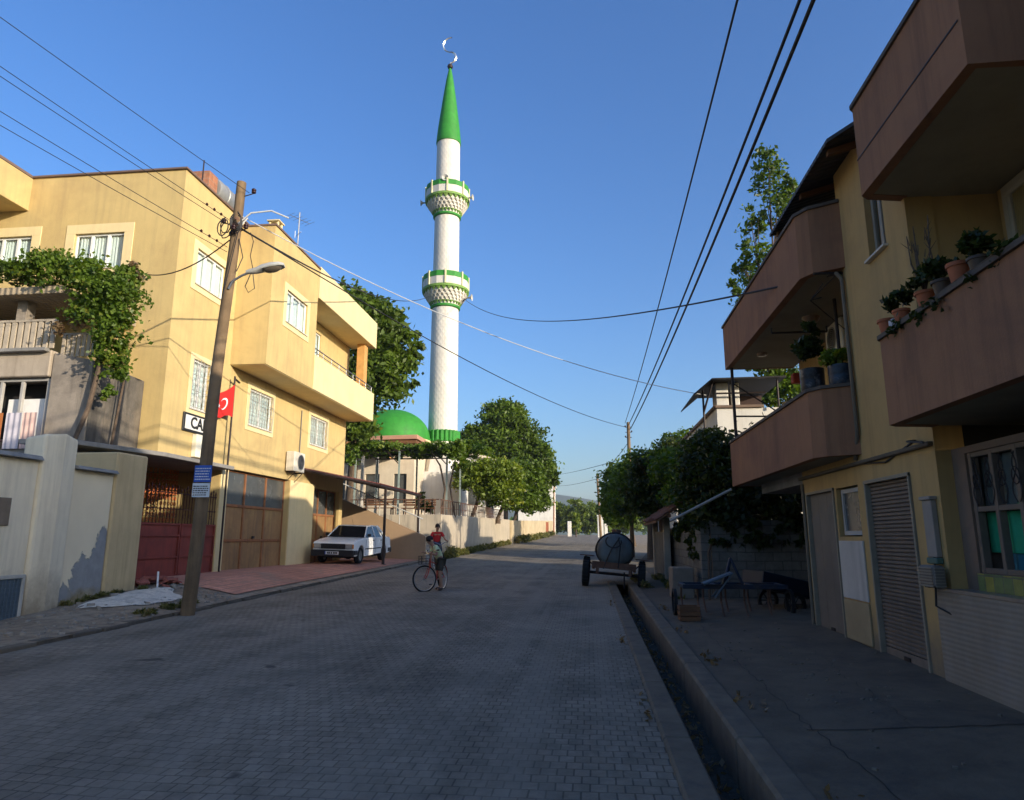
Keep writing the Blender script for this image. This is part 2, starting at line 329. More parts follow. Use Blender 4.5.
M_kerb=mat('kerb_concrete',(.15,.122,.088),.95,.25,4,bump=.6,bscale=24,stain=(.07,.065,.06),stain_amt=.7)
def fr(a,b,s): return list(np.arange(a,b,s))+[b]
ys=fr(-12,60,1.5)+fr(64,138,6)[0:]+[150,170]
ys=sorted(set(round(float(y),3) for y in ys))
def gcrest(x,y): return gz(x,y)-max(0,y-138)*.03
struct('road',sheet([-7.4,-6.5,-5,-3.7,-3,-1.5,0,.58],ys,gcrest),M_pave,recalc=False)
struct('road_far_strip',sheet([.58,1.4,2.2],[y for y in ys if y>=21],gcrest),M_pave,recalc=False)
struct('left_pavement',sheet([-24,-15,-12.5,-11,-10.4,-9.6,-9,-8.4,-7.9,-7.4],[y for y in ys if y<=34.6]+[34.6],gl),M_dirt,recalc=False)
yy=fr(14.6,31.5,.5)
struct('red_tile_driveway',sheet([-12.6,-11,-10.4,-9.6,-8.9,-8.3,-7.95,-7.62],[float(y) for y in yy],gl,.02),M_red,recalc=False)
# verge beyond
struct('left_verge',sheet([-30,-12,-7.4],[34.6,60,100,138,170],lambda x,y:gcrest(-7.4,y)-.02),M_dirt,recalc=False)
kb=MB()   # left kerb, worn flush stones
for i in range(40):
    y=8.3+i*.62
    if y>33: break
    x=-7.40-.03*math.sin(i*1.7); z=gz(x,y)
    kb.box(x-.16,x+.02,y+.01,y+.60,z-.2,z+.055+.012*random.random())
struct('left_kerb',kb,M_kerb,bevel=.015)
k=MB(); y=-6
while y<21:
    z=gz(.6,y); k.prism([(.565,y+.002),(.79,y+.002),(.79,y+1.998),(.565,y+1.998)],z-.4,[z+.04,z+.04,gz(1.2,y+2)+.04,gz(1.2,y+2)+.04]); y+=2
struct('drain_inner_kerb',k,M_kerb,bevel=.02)
k=MB(); y=-6
while y<21:
    z=gz(1.2,y); k.prism([(1.13,y+.003),(1.37,y+.003),(1.37,y+2.997),(1.13,y+2.997)],z-.5,[z+.055,z+.06,gz(1.2,y+3)+.06,gz(1.2,y+3)+.055]); y+=3
struct('drain_outer_kerb',k,M_kerb,bevel=.025)
M_drain=mat('drain_mud',(.05,.045,.035),.9,.4,6,bump=1,bscale=15,bdist=.04)
struct('drain_bottom',sheet([.7,.95,1.2],[y for y in ys if y<=21]+[21.2],gz,-.33),M_drain,recalc=False)
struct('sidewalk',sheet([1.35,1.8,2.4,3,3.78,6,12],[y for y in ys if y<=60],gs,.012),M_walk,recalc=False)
k=MB(); k.prism([(1.9,4.2),(4,5.9),(4.2,5.93),(2.0,4.16)],[gs(2,4.2)+.013]*4,[gs(2,4.2)+.02]*4)
jt=MB()
def jt2():
    m=MB()
    def strip(pts,w):
        for (x0,y0),(x1,y1) in zip(pts,pts[1:]):
            d=Vector((x1-x0,y1-y0)).normalized(); nx,ny=-d.y*w,d.x*w
            m.add([(x0-nx,y0-ny,gs(x0,y0)+.017),(x1-nx,y1-ny,gs(x1,y1)+.017),(x1+nx,y1+ny,gs(x1,y1)+.017),(x0+nx,y0+ny,gs(x0,y0)+.017)],[(0,1,2,3)])
    rg=random.Random(8)
    def crack(a,b_,n,j): return [(a[0]+(b_[0]-a[0])*i/n+rg.uniform(-j,j),a[1]+(b_[1]-a[1])*i/n+rg.uniform(-j,j)) for i in range(n+1)]
    strip(crack((1.75,6.2),(3.75,6.35),14,.02),.008); strip(crack((1.78,6.2),(1.85,12.5),40,.03),.003); strip(crack((1.8,9.8),(3.6,10.3),24,.04),.003); strip(crack((2.6,6.3),(2.9,9.9),30,.05),.002); strip(crack((1.8,6.2),(1.9,3.0),24,.025),.004)
    return m
struct('sidewalk_joint',jt2(),mat('dark_joint',(.03,.027,.022)),recalc=False)
struct('far_right_verge',sheet([2.2,6,14,40],[21,40,60,100,138,170],lambda x,y:gcrest(0,y)-.05+.02),M_dirt,recalc=False)
g=MB()
gx=[-2500,-800,-200,-60,-26,40,200,800,2500]; gy=[-400,-100,-20,0,30,60,100,150,220,400,900,2600]
M_land=mat('dry_field_ground',(.12,.11,.05),1,.35,.05,bump=.3,stain=(.07,.09,.03),stain_amt=.7)
struct('ground',sheet(gx,gy,lambda x,y:min(max(y,0),138)*.0165-.9-max(0,y-138)*.004),M_land,recalc=False)
# hills on the horizon
M_hill=mat('wooded_hill',(.035,.055,.03),1,.3,.01,bump=.0,stain=(.06,.07,.035),stain_amt=.6)
def ridge(x,seed,h):
    return h*(.62+.2*math.sin(x*.0021+seed)+.12*math.sin(x*.0057+seed*2)+.05*math.sin(x*.017+seed*3)+.02*math.sin(x*.05+seed))
def hill(name,y,h,seed):
    xs=[float(v) for v in np.linspace(-2600,2600,160)]; mb=MB(); rows=[(0,-10),(60,.35),(140,.75),(230,1.0),(500,.9),(800,-.05)]
    vs=[]
    for dy,fz in rows:
        for x in xs: vs.append((x,y+dy+25*math.sin(x*.006+seed),ridge(x,seed,h)*fz*(1+.05*math.sin(x*.03+dy)) if fz>0 else fz*3))
    n=len(xs); fs=[(j*n+i,j*n+i+1,(j+1)*n+i+1,(j+1)*n+i) for j in range(len(rows)-1) for i in range(n-1)]
    return struct(name,mb.add(vs,fs),M_hill,smooth=True,recalc=False)
hill('hill',1500,112,1.1)
# ------------------------------------------------------------------ foliage
def leaves(name,lobes,n,size,m,parent=None,seed=1,clump=.2,elong=1.7,per=34,hang=0):
    rg=np.random.default_rng(seed); W=np.array([l[3]*l[4]*l[5] for l in lobes])**.66; W/=W.sum(); pts=[];tn=[]
    for li,l in enumerate(lobes):
        cnt=int(n*W[li]); K=max(3,cnt//per)
        d=rg.normal(size=(K,3)); d/=np.linalg.norm(d,axis=1)[:,None]; d[:,2]=np.where(d[:,2]<-.45,-d[:,2],d[:,2])
        rr=(rg.uniform(.0,1,K)**.6*.85+.36)[:,None]; cc=np.array(l[:3])+d*rr*np.array(l[3:6]); s=clump*.82*min(l[3:6])
        ct=rg.uniform(0,1,K)
        for i in range(K):
            q=rg.normal(size=(per,3))*s*np.array([1,1,.7])*rg.uniform(.6,1.3); q[:,2]-=hang*rg.uniform(0,1,per)*s*3
            pts.append(cc[i]+q); tn.append(np.clip(ct[i]*.65+rg.uniform(0,.4,per),0,1))
    P=np.concatenate(pts); T=np.concatenate(tn); k=len(P)
    nrm=rg.normal(size=(k,3))+np.array([0,0,.7]); nrm/=np.linalg.norm(nrm,axis=1)[:,None]
    a=rg.normal(size=(k,3)); a-=nrm*(a*nrm).sum(1)[:,None]; a/=np.linalg.norm(a,axis=1)[:,None]; b=np.cross(nrm,a)
    s=(size*rg.uniform(.55,1.3,k))[:,None]
    V=np.stack([P-a*s*.5*elong,P+b*s*.42-nrm*s*.1,P+a*s*.5*elong-nrm*s*.22,P-b*s*.42-nrm*s*.1],1).reshape(-1,3)
    off=Vector((0,0,0)); o=parent
    while o is not None: off+=Vector(o.location); o=o.parent
    V=V-np.array(off)
    me=bpy.data.meshes.new(name); me.vertices.add(4*k); me.vertices.foreach_set('co',V.ravel()); me.loops.add(4*k); me.loops.foreach_set('vertex_index',np.arange(4*k))
    me.polygons.add(k); me.polygons.foreach_set('loop_start',np.arange(0,4*k,4)); me.update(calc_edges=True)
    at=me.attributes.new('tint','FLOAT','FACE'); at.data.foreach_set('value',T.astype(np.float32)); me.materials.append(m)
    ob=bpy.data.objects.new(name,me); C.objects.link(ob)
    if parent is not None: ob.parent=parent
    return ob
def tree(name,label,cat,base,h0,lobes,n,size,m,seed=1,r=.18,group=None,per=34,clump=.22,fork=.5):
    t=thing(name,label,cat,base,0,group); rg=random.Random(seed); b=Vector(base)
    cx=sum(l[0] for l in lobes)/len(lobes); cy=sum(l[1] for l in lobes)/len(lobes); top=b+Vector(((cx-b.x)*.5,(cy-b.y)*.5,h0))
    mb=MB(); mid=b.lerp(top,.5)+Vector((rg.uniform(-.1,.1),rg.uniform(-.1,.1),0))
    mb.path([b-Vector((0,0,.3)),b+Vector((0,0,.15)),mid,top],[r*1.5,r*1.15,r*.9,r*.75],9)
    for l in lobes:
        c=Vector(l[:3]); s=top.lerp(mid,rg.uniform(0,.6)); q=s.lerp(c,.5)+Vector((rg.uniform(-.2,.2),rg.uniform(-.2,.2),rg.uniform(.0,.3)))
        mb.path([s,q,c],[r*.55,r*.38,r*.15],6)
        for k in range(5):
            d=Vector((rg.uniform(-1,1)*l[3],rg.uniform(-1,1)*l[4],rg.uniform(-.5,1)*l[5]))*.85; s2=q.lerp(c,rg.uniform(.2,1))
            mb.path([s2,s2.lerp(c+d,.5)+Vector((0,0,.05)),c+d],[r*.22,r*.13,r*.04],5)
    mb.build('trunk',M_bark,t,smooth=True)
    leaves('crown',lobes,n,size,m,t,seed,clump=clump,per=per)
    return t
# ------------------------------------------------------------------ yellow three-storey house on the left
H=thing('yellow_house','ochre three-storey house with projecting bay, corner balconies and rusty garage doors','house',(-10.4,15.55,.5))
ws=Wall((-10.4,15.55,0),(0,1,0),(1,0,0))           # street side, u = Y-15.55
wf=Wall((-10.4,15.55,0),(-1,0,0),(0,-1,0))         # side facing down the street, u = -10.4-X
Y0=15.55
def yy_(a): return a-Y0
holes_s=[(yy_(16.40),yy_(17.85),8.45,9.45),(yy_(16.68),yy_(17.5),5.08,6.42),(yy_(19.85),yy_(21.4),5.15,6.3),(yy_(24.62),yy_(26.3),5.2,6.3),
  (-.01,yy_(18.5),.3,3.72),(yy_(18.93),yy_(23.15),.3,3.70),(yy_(25.3),yy_(28.1),.3,3.6),(yy_(24.0),yy_(25.2),7.4,9.6)]
mb=MB(); ws.panel(mb,0,yy_(28.5),.3,11.3,holes_s,.3)
wf.panel(mb,.3,11.5,3.72,11.3,[(1.55,2.95,8.62,9.6),(4.2,5.5,8.68,9.62),(4.4,5.9,5.2,6.5)],.3)
mb.build('wall',M_yel,H)
c=MB(); c.box(-21.9,-11.3,16.4,28.4,3.9,10.9); c.box(-21.9,-13.8,15.9,28.4,.2,3.9); c.box(-21.9,-10.71,28.2,28.48,.3,11.25); c.box(-13.8,-11.4,19.3,28.2,.2,3.9)
c.build('rear_block',M_yel,H)
sl=MB(); sl.box(-21.9,-10.72,15.88,28.4,3.62,3.85); sl.build('floor_slab',M_conc2,H)
rf=MB(); rf.box(-21.9,-10.72,15.87,28.2,10.95,11.1); rf.build('roof',M_conc2,H)
cp=MB(); cp.box(-21.9,-10.34,15.49,15.87,11.302,11.36); cp.box(-10.72,-10.34,15.872,28.56,11.302,11.36); cp.build('coping',mat('coping_dark',(.16,.11,.09),.8),H,bevel=.01)
window(wf,H,1.55,2.95,8.62,9.6,M_pvc,leaves=3,surround=M_cream,sm=.26)
window(wf,H,4.2,5.5,8.68,9.62,M_pvc,leaves=3,surround=M_cream,sm=.26)
window(ws,H,*holes_s[0],M_pvc,leaves=3,surround=M_cream,sm=.2)
window(ws,H,*holes_s[1],M_pvc,leaves=2,surround=M_cream,sm=.15,grille='flat')
window(ws,H,*holes_s[2],M_pvc,leaves=2,surround=M_cream,sm=.18,grille='bow')
window(ws,H,*holes_s[3],M_pvc,leaves=2,surround=M_cream,sm=.18,grille='bow')
window(ws,H,*holes_s[7],M_pvc,leaves=2,sill=False)
# bay
bw=Wall((-9.3,18.55,0),(0,1,0),(1,0,0))
bh=[(19.62-18.55,21.22-18.55,8.38,9.42)]
b=MB(); bw.panel(b,0,3.5,6.72,11.08,bh,.25); b.box(-10.398,-9.55,18.55,18.8,6.72,11.08); b.box(-10.398,-9.55,21.85,22.05,6.72,11.08); b.build('bay',M_yel,H)
b=MB(); b.box(-10.398,-9.33,18.58,28.68,6.70,6.718); b.build('bay_soffit',M_cream,H,bevel=.01)
b=MB(); b.box(-10.396,-9.26,18.52,22.1,11.083,11.14); b.build('bay_coping',MATS['coping_dark'],H)
window(bw,H,*bh[0],M_pvc,leaves=3,surround=M_cream,sm=.2)
# balcony beside the bay
b=MB(); b.box(-9.48,-9.28,22.06,28.75,6.72,7.95); b.box(-10.398,-9.48,28.55,28.75,6.72,7.95); b.build('balcony_parapet',M_cream,H,bevel=.012)
b=MB(); b.box(-10.398,-9.26,22.1,28.75,10.02,11.2); b.build('balcony_roof_band',M_cream,H,bevel=.012)
b=MB(); b.box(-10.39,-9.48,22.12,28.5,7.0,7.15); b.build('balcony_floor',M_conc2,H)
b=MB(); b.box(-9.85,-9.5,27.9,28.3,7.15,10.018); b.build('balcony_pillar',mat('orange_plaster',(.55,.30,.10),.9),H,bevel=.01)
b=MB(); b.path([(-9.37,22.1,8.22),(-9.37,28.65,8.22),(-10.35,28.65,8.22)],.022,6); b.path([(-9.37,22.1,8.08),(-9.37,28.65,8.08)],.014,6)
for y in np.arange(22.2,28.7,.8): b.path([(-9.37,y,7.9),(-9.37,y,8.22)],.014,6)
b.build('balcony_rail',M_steel,H)
# chimney
b=MB(); b.box(-12.25,-11.83,23.8,24.2,11.2,13.75); b.box(-12.3,-11.78,23.74,24.26,13.93,13.98)
for dx in (-12.24,-11.92):
    for dy in (23.81,24.11): b.box(dx,dx+.08,dy,dy+.08,13.75,13.93)
b.build('chimney',M_cream,H,bevel=.01)
# garage doors: steel frames with rusty sheets below, wired glass above
M_rustsheet=mat('rusty_sheet_panel',(.30,.17,.07),.7,.25,1.6,bump=.15,stain=(.42,.27,.10),stain_amt=.8,streak=(.12,.075,.045),streak_amt=.7,spec=.4)
M_dkglass=mat('dusty_dark_glass',(.07,.075,.075),.25,.25,2,bump=0,spec=.6,stain=(.12,.11,.09),stain_amt=.5)
def garage(y0,y1,z0,z1,cols,rows,glassrow):
    d=MB(); x=-10.62
    for i in range(cols+1):
        y=y0+(y1-y0)*i/cols; d.box(x,x+.06,max(y0,y-.035),min(y1,y+.035),z0,z1)
    zr=[z0,z0+(z1-z0)*.32,z0+(z1-z0)*.66,z1]
    for z in zr: d.box(x+.002,x+.055,y0,y1,max(z0,z-.04),min(z1,z+.04))
    o=d.build('garage_door',mat('garage_door_rust_frame',(.28,.12,.05),.75,.2,4,bump=.2,stain=(.10,.05,.03),stain_amt=.6),H,bevel=.005)
    p=MB(); p.box(x+.004,x+.018,y0+.02,y1-.02,z0+.02,zr[2]); p.build('sheet_panel',M_rustsheet,o)
    p=MB(); p.box(x+.004,x+.018,y0+.02,y1-.02,zr[2]+.01,z1-.02); p.build('glazing',M_dkglass,o)
    p=MB(); p.box(x+.06,x+.09,(y0+y1)/2-.07,(y0+y1)/2+.07,z0+1.02,z0+1.1); p.build('handle',M_darkmet,o)
garage(18.95,23.13,.66,3.68,3,3,1); garage(25.32,28.08,.68,3.58,3,3,1)
for a,b_ in ((18.52,18.91),(23.17,25.28)): MB().box(-10.398,-10.36,a,b_,.3,3.7).build('pilaster',M_cream,H,bevel=.01)
# electric board fixture under sign
# sign and pale box
sg=thing('street_sign','small white sign with black edge and big black capitals, on the ochre wall','sign',(-10.36,17.1,4.66))
b=MB(); b.box(-10.39,-10.35,16.42,17.95,4.44,4.93); b.build('board',mat('sign_black',(.02,.02,.02),.5,bump=0),sg,bevel=.01)
b=MB(); b.box(-10.349,-10.343,16.5,17.87,4.50,4.87); b.build('face',mat('sign_white',(.72,.71,.66),.5,bump=0),sg)
text_mesh('CAFE',.42,.004,'lettering',mat('sign_ink',(.02,.02,.02),.5,bump=0),sg,Matrix.Translation((.023,.12,.02))@Matrix.Rotation(R(90),4,'Z')@Matrix.Rotation(R(90),4,'X'))
bx=thing('wall_box','tall cream box fixed on the wall right under the lettered sign','box',(-10.36,17.2,3.85))
b=MB(); b.box(-10.395,-10.26,16.95,17.75,3.80,4.41); b.build('casing',mat('cream_box',(.82,.78,.62),.6,.03),bx,bevel=.01)
b=MB(); b.box(-10.258,-10.252,17.34,17.355,3.83,4.38); b.box(-10.262,-10.245,17.4,17.46,4.05,4.12); b.build('latch',M_darkmet,bx)
# flag pole on the pier with red flag
fp=thing('flag_pole','thin black pole standing before the pier, with a red flag near its top','flag pole',(-10.2,18.7,.7))
MB().path([(-10.2,18.50,.72),(-10.2,18.52,6.35)],.028,7).build('pole',M_darkmet,fp,smooth=True)
b=MB(); b.path([(-10.2,18.52,6.28),(-10.2,18.80,6.22)],.03,6); b.build('bracket',M_darkmet,fp)
b=MB(); nx,nz=14,10; vs=[]
for j in range(nz):
    for i in range(nx):
        u=i/(nx-1); v=j/(nz-1)
        vs.append((-10.16+.05*math.sin(u*7+v*2)*u,18.48-1.05*u*(1-.10*v),6.10-.98*v-.75*u*(1-v)*(1-.3*u)-.12*u*v+.05*math.sin(u*6)*v))
fs=[(j*nx+i,j*nx+i+1,(j+1)*nx+i+1,(j+1)*nx+i) for j in range(nz-1) for i in range(nx-1)]
fl=b.add(vs,fs).build('flag',mat('flag_red_cloth',(.62,.025,.02),.8,.08,3,bump=0),fp,smooth=True,recalc=False)
# white crescent and star on the cloth, slightly proud of it
def fpt(u,v,s): return Vector((-10.16+.05*math.sin(u*7+v*2)*u+s,18.48-1.05*u*(1-.10*v),6.10-.98*v-.75*u*(1-v)*(1-.3*u)-.12*u*v+.05*math.sin(u*6)*v))
b=MB()
for s in (.012,-.012):
    vs=[];fs=[];n=22
    for i in range(n+1):
        a=R(40)+R(280)*i/n; ro=.25; ri=.2
        vs.append(fpt(.50+.25*.8*math.cos(a)*.85,.5+ro*math.sin(a)*.9,s)); vs.append(fpt(.54+ri*.8*math.cos(a)*.95,.5+ri*math.sin(a)*.9,s))
    for i in range(n): fs.append((2*i,2*i+2,2*i+3,2*i+1))
    b.add(vs,fs)
    vs=[fpt(.80,.5,s)]; 
    for i in range(10):
        a=PI+i*PI/5; r_=.11 if i%2==0 else .045; vs.append(fpt(.80+r_*math.cos(a)*.85,.5+r_*math.sin(a),s))
    b.add(vs,[(0,1+i,1+(i+1)%10) for i in range(10)])
b.build('crescent_and_star',mat('flag_white',(.8,.8,.8),.8,.02,bump=0),fl,recalc=False)
# outdoor unit of the air conditioner
def ac_unit(label,x,y,z,w,h,d,face,name='air_conditioner_unit'):
    t=thing(name,label,'air conditioner',(x,y,z)); sx=1 if face>0 else -1
    X0,X1=(x,x+d) if sx>0 else (x-d,x)
    mb=MB(); mb.box(X0,X1,y-w/2,y+w/2,z,z+h); mb.build('casing',mat('ac_cream',(.66,.62,.52),.5,.05,streak=(.4,.32,.2),streak_amt=.4,bump=0),t,bevel=.015)
    fx=X1 if sx>0 else X0; mb=MB(); M=Matrix.Rotation(R(90),4,'Y'); mb.lathe([(h*.40,-.004),(h*.40,.012),(h*.36,.012),(h*.36,-.004)],(fx+sx*.004,y+w*.12,z+h/2),28,M,closed=True)
    for k in range(1,6): mb.lathe([(h*.36*k/6-.004,0),(h*.36*k/6-.004,.01),(h*.36*k/6+.004,.01),(h*.36*k/6+.004,0)],(fx+sx*.006,y+w*.12,z+h/2),24,M,closed=True)
    mb.build('fan_guard',M_steel,t)
    mb=MB(); mb.lathe([(h*.35,0),(h*.35,.004)],(fx+.001*sx,y+w*.12,z+h/2),28,M); mb.build('fan_recess',M_blackp,t)
    mb=MB()
    for yy in (y-w*.35,y+w*.35): mb.box(min(x,fx)-.0,max(x,fx),yy-.02,yy+.02,z-.05,z-.002); mb.path([(x,yy,z-.35),(fx,yy,z-.03)],.014,5)
    mb.build('bracket',M_darkmet,t); return t
ac_unit('cream air conditioner outdoor unit on the ochre wall between the two garages',-10.36,23.1,3.98,.9,.68,.30,1)
pc=MB().path([(-10.37,23.75,4.2),(-10.37,23.75,6.3)],.018,5).build('drain_pipe',M_steel); tag(pc,'thin grey pipe rising from the air conditioner up the ochre wall','pipe')
# rooftop things
t=thing('water_tank','grey round water drum lying between orange brick walls on the ochre roof','water tank',(-12.2,20.2,11.1))
for a_,c_ in (((-12.5,-11.9,19.0,19.5),13.35),((-12.6,-11.8,20.75,20.95),13.45)): MB().box(*a_,11.1,c_).build('brick_stand',brick_mat('hollow_brick',(.46,.20,.11),(.38,.16,.09),(.35,.27,.2),.3,.2,.01,'XZ'),t)
b=MB(); M=Matrix.Rotation(R(90),4,'X'); b.lathe([(.2,-.55),(.38,-.52),(.43,-.4),(.43,-.02),(.45,0),(.43,.02),(.43,.4),(.38,.52),(.2,.55)],(-12.2,20.1,13.05),28,M); b.build('drum',mat('galvanised',(.33,.33,.32),.5,.15,4,metal=.4),t,smooth=True)
b=MB()
for y in (19.7,20.45):
    for x in (-12.45,-11.75): b.box(x,x+.08,y,y+.08,11.1,12.54)
b.box(-12.5,-11.65,19.65,20.6,12.54,12.59); b.build('frame',M_rust,t)
t=thing('roof_antenna','thin television antenna standing above the ochre house balcony','antenna',(-12,26,11.1))
b=MB(); b.path([(-12,26,11.1),(-12,26,15.4)],.028,6); b.build('mast',M_steel,t)
b=MB(); b.path([(-12.25,25.6,15.1),(-11.75,26.5,15.1)],.012,5)
for k in range(6):
    q=Vector((-12.25,25.6,15.1)).lerp(Vector((-11.75,26.5,15.1)),k/5); b.path([q+Vector((-.3,.17,0)),q+Vector((.3,-.17,0))],.008,4)
b.path([(-12.2,26.2,14.4),(-11.8,25.8,14.4)],.012,5); b.path([(-12.15,26,14.55),(-12.15,26,14.25)],.01,5); b.build('aerial',M_steel,t)
t=MB().path([(-11.3,17.7,11.2),(-11.3,17.7,12.9)],.02,6).build('lightning_rod',M_darkmet,smooth=True); tag(t,'bare thin rod standing on the roof corner beside the water tank','rod')
# shed canopy in front of second garage
t=thing('carport_canopy','dark red sheet metal canopy on two posts sheltering the white car','canopy',(-9,28,.7))
b=MB(); vs=[(-10.36,24.0,4.2),(-7.85,25.6,3.72),(-7.85,32.1,3.72),(-10.36,32.1,4.25)]
b.extrude(vs,(0,0,.035)); b.build('roof_sheet',rib_mat('red_brown_sheet',(.11,.025,.022),'Y',.09,.6),t)
b=MB(); b.path([(-7.88,25.6,3.66),(-7.88,32.1,3.66)],.055,4); b.path([(-10.3,24.05,4.15),(-7.88,25.6,3.66)],.05,4)
for y in (27.5,29.7,31.95): b.path([(-10.34,y,4.16),(-7.9,y,3.67)],.035,4)
b.build('beam',M_darkmet,t)
for y in (26.4,31.8):
    b=MB(); z=gl(-7.9,y); b.box(-7.94,-7.85,y-.045,y+.045,z-.1,3.62); b.box(-8.0,-7.79,y-.1,y+.1,z-.02,z+.03); b.build('post',M_darkmet,t,bevel=.006)
# ------------------------------------------------------------------ brick lattice behind gate
t=MB()
for i in range(22):
    for j in range(13):
        y=15.75+i*.135; z=1.75+j*.15; x=-12.1-.35*math.cos(i/21*PI)
        t.path([(x,y+.05*math.cos(a)-.0,z+.055*math.sin(a)) for a in np.linspace(0,2*PI,7)],.016,4,cap=False)
t.box(-12.6,-12.35,15.6,18.8,.5,1.66)
o=t.build('lattice_screen',mat('orange_brick_lattice',(.50,.15,.05),.85,.2,3,bump=.1)); tag(o,'orange openwork brick screen behind the red gate','screen')
# ------------------------------------------------------------------ gate
t=thing('driveway_gate','red oxide steel double gate with spiked bars above its solid panels','gate',(-10.45,16.9,.75))
for k,(a,b_) in enumerate(((15.08,16.83),(16.87,18.5))):
    p=MB(); z0=.76
    p.box(-10.47,-10.44,a,b_,z0,2.04); lf=p.build('leaf',M_redgate,t,bevel=.004)
    p=MB()
    for z in (z0,z0+.45,z0+.98,2.02): p.box(-10.438,-10.405,a,b_,z,z+.045)
    for y in (a,b_-.045): p.box(-10.4375,-10.40,y,y+.045,z0+.046,2.02)
    p.build('rail',M_redgate,lf)
    p=MB(); n=12
    for i in range(n+1):
        y=a+.05+(b_-a-.1)*i/n; top=2.86+.07*(i%2); p.path([(-10.44,y,2.05),(-10.44,y,top)],.011,5); p.path([(-10.44,y,top),(-10.44,y,top+.045),(-10.44,y,top+.12)],[.011,.024,.002],5)
        if i%2==0 and i<n: p.path([(-10.44,y+.07+.05*math.cos(q),2.25+.05*math.sin(q)) for q in np.linspace(0,2*PI,9)],.007,4)
    p.path([(-10.44,a,2.82),(-10.44,b_,2.82)],.014,5); p.path([(-10.44,a,2.42),(-10.44,b_,2.42)],.012,5)
    p.build('bars',mat('gate_bar_paint',(.06,.022,.02),.6,.2,5,bump=0),lf)
# ------------------------------------------------------------------ boundary wall, left foreground
t=thing('boundary_wall','pale rendered street wall with a stout pillar, peeling to blue-grey render at its right end','wall',(-9.5,11,.3))
def wallbox(y0,y1,z1,x1=-9.5,x0=-9.78,z0=0): 
    m=MB(); m.box(x0,x1,y0,y1,z0,z1); return m
# peeling plaster material for the section beside the yellow pillar
def peel():
    m=bpy.data.materials.new('peeling_render'); nt,N,L=_nodes(m); o=N.new('ShaderNodeOutputMaterial'); b=N.new('ShaderNodeBsdfPrincipled'); L.new(b.outputs[0],o.inputs[0])
    tc=N.new('ShaderNodeTexCoord'); co=tc.outputs['Object']; sp=N.new('ShaderNodeSeparateXYZ'); L.new(co,sp.inputs[0])
    n=noise(N,L,co,1.9,7,.62,dist=.3)
    # distance from a slanting line: bigger towards lower right
    a=N.new('ShaderNodeMath'); a.operation='MULTIPLY_ADD'; a.inputs[1].default_value=.85; L.new(sp.outputs[1],a.inputs[0])
    zz=N.new('ShaderNodeMath'); zz.operation='MULTIPLY'; zz.inputs[1].default_value=-.62; L.new(sp.outputs[2],zz.inputs[0]); L.new(zz.outputs[0],a.inputs[2])
    s=N.new('ShaderNodeMath'); s.operation='MULTIPLY_ADD'; s.inputs[1].default_value=1.5; L.new(n,s.inputs[0]); L.new(a.outputs[0],s.inputs[2])
    k=N.new('ShaderNodeMapRange'); k.inputs[1].default_value=1.24; k.inputs[2].default_value=1.28; L.new(s.outputs[0],k.inputs[0])
    n2=noise(N,L,co,1.2,5,.6); r1=ramp(N,[(.3,(.76,.64,.44)),(.7,(.84,.72,.50))]); L.new(n2,r1.inputs[0])
    # ochre damp foot
    m2=N.new('ShaderNodeMath'); m2.operation='MULTIPLY_ADD'; m2.inputs[1].default_value=.9; L.new(n,m2.inputs[0]); L.new(sp.outputs[2],m2.inputs[2]); k2=N.new('ShaderNodeMapRange'); k2.inputs[1].default_value=.72; k2.inputs[2].default_value=.92; k2.inputs[3].default_value=1; k2.inputs[4].default_value=0; L.new(m2.outputs[0],k2.inputs[0])
    g=ramp(N,[(.3,(.24,.24,.235)),(.7,(.33,.33,.32))]); n3=noise(N,L,co,5,6,.7); L.new(n3,g.inputs[0])
    f=ramp(N,[(.35,(.20,.15,.06)),(.65,(.44,.37,.25))]); L.new(n3,f.inputs[0])
    c=mixc(N,L,k.outputs[0],r1.outputs[0],g.outputs[0]); c=mixc(N,L,k2.outputs[0],c,f.outputs[0]); L.new(c,b.inputs['Base Color']); b.inputs['Roughness'].default_value=.92
    hb=N.new('ShaderNodeMath'); hb.operation='MULTIPLY_ADD'; hb.inputs[1].default_value=-1; L.new(k.outputs[0],hb.inputs[0]); nb=noise(N,L,co,35,4,.6); ms=N.new('ShaderNodeMath'); ms.operation='MULTIPLY'; ms.inputs[1].default_value=.4; L.new(nb,ms.inputs[0]); L.new(ms.outputs[0],hb.inputs[2])
    bp=N.new('ShaderNodeBump'); bp.inputs['Strength'].default_value=.8; bp.inputs['Distance'].default_value=.015; L.new(hb.outputs[0],bp.inputs['Height']); L.new(bp.outputs[0],b.inputs['Normal']); return m
MATS['peeling_render']=peel()
wallbox(4,10.94,3.02).build('wall_section',M_greywall,t,bevel=.01)
wallbox(11.76,12.88,2.96).build('wall_section',MATS['peeling_render'],t,bevel=.01)
m=MB(); y0,y1=10.95,11.75; m.prism([(-9.85,y0),(-9.44,y0),(-9.38,(y0+y1)/2),(-9.44,y1),(-9.85,y1)],0,[3.45,3.50,3.58,3.50,3.45]); m.build('pillar',M_greywall,t,bevel=.05,seg=2)
m=MB(); m.extrude([(-9.86,4,3.022),(-9.38,4,3.022),(-9.44,4,3.10),(-9.8,4,3.12)],(0,6.93,0)); m.build('coping',M_conc2,t,bevel=.01)
m=MB(); m.extrude([(-9.86,11.77,2.962),(-9.36,11.77,2.962),(-9.42,11.77,3.03),(-9.8,11.77,3.06)],(0,1.1,0)); m.build('coping',M_conc2,t,bevel=.01)
m=MB(); m.box(-9.51,-9.47,9.6,10.45,1.9,2.35); m.build('wooden_shutter',mat('faded_wood',(.20,.155,.11),.9,.2,5),t,bevel=.005)
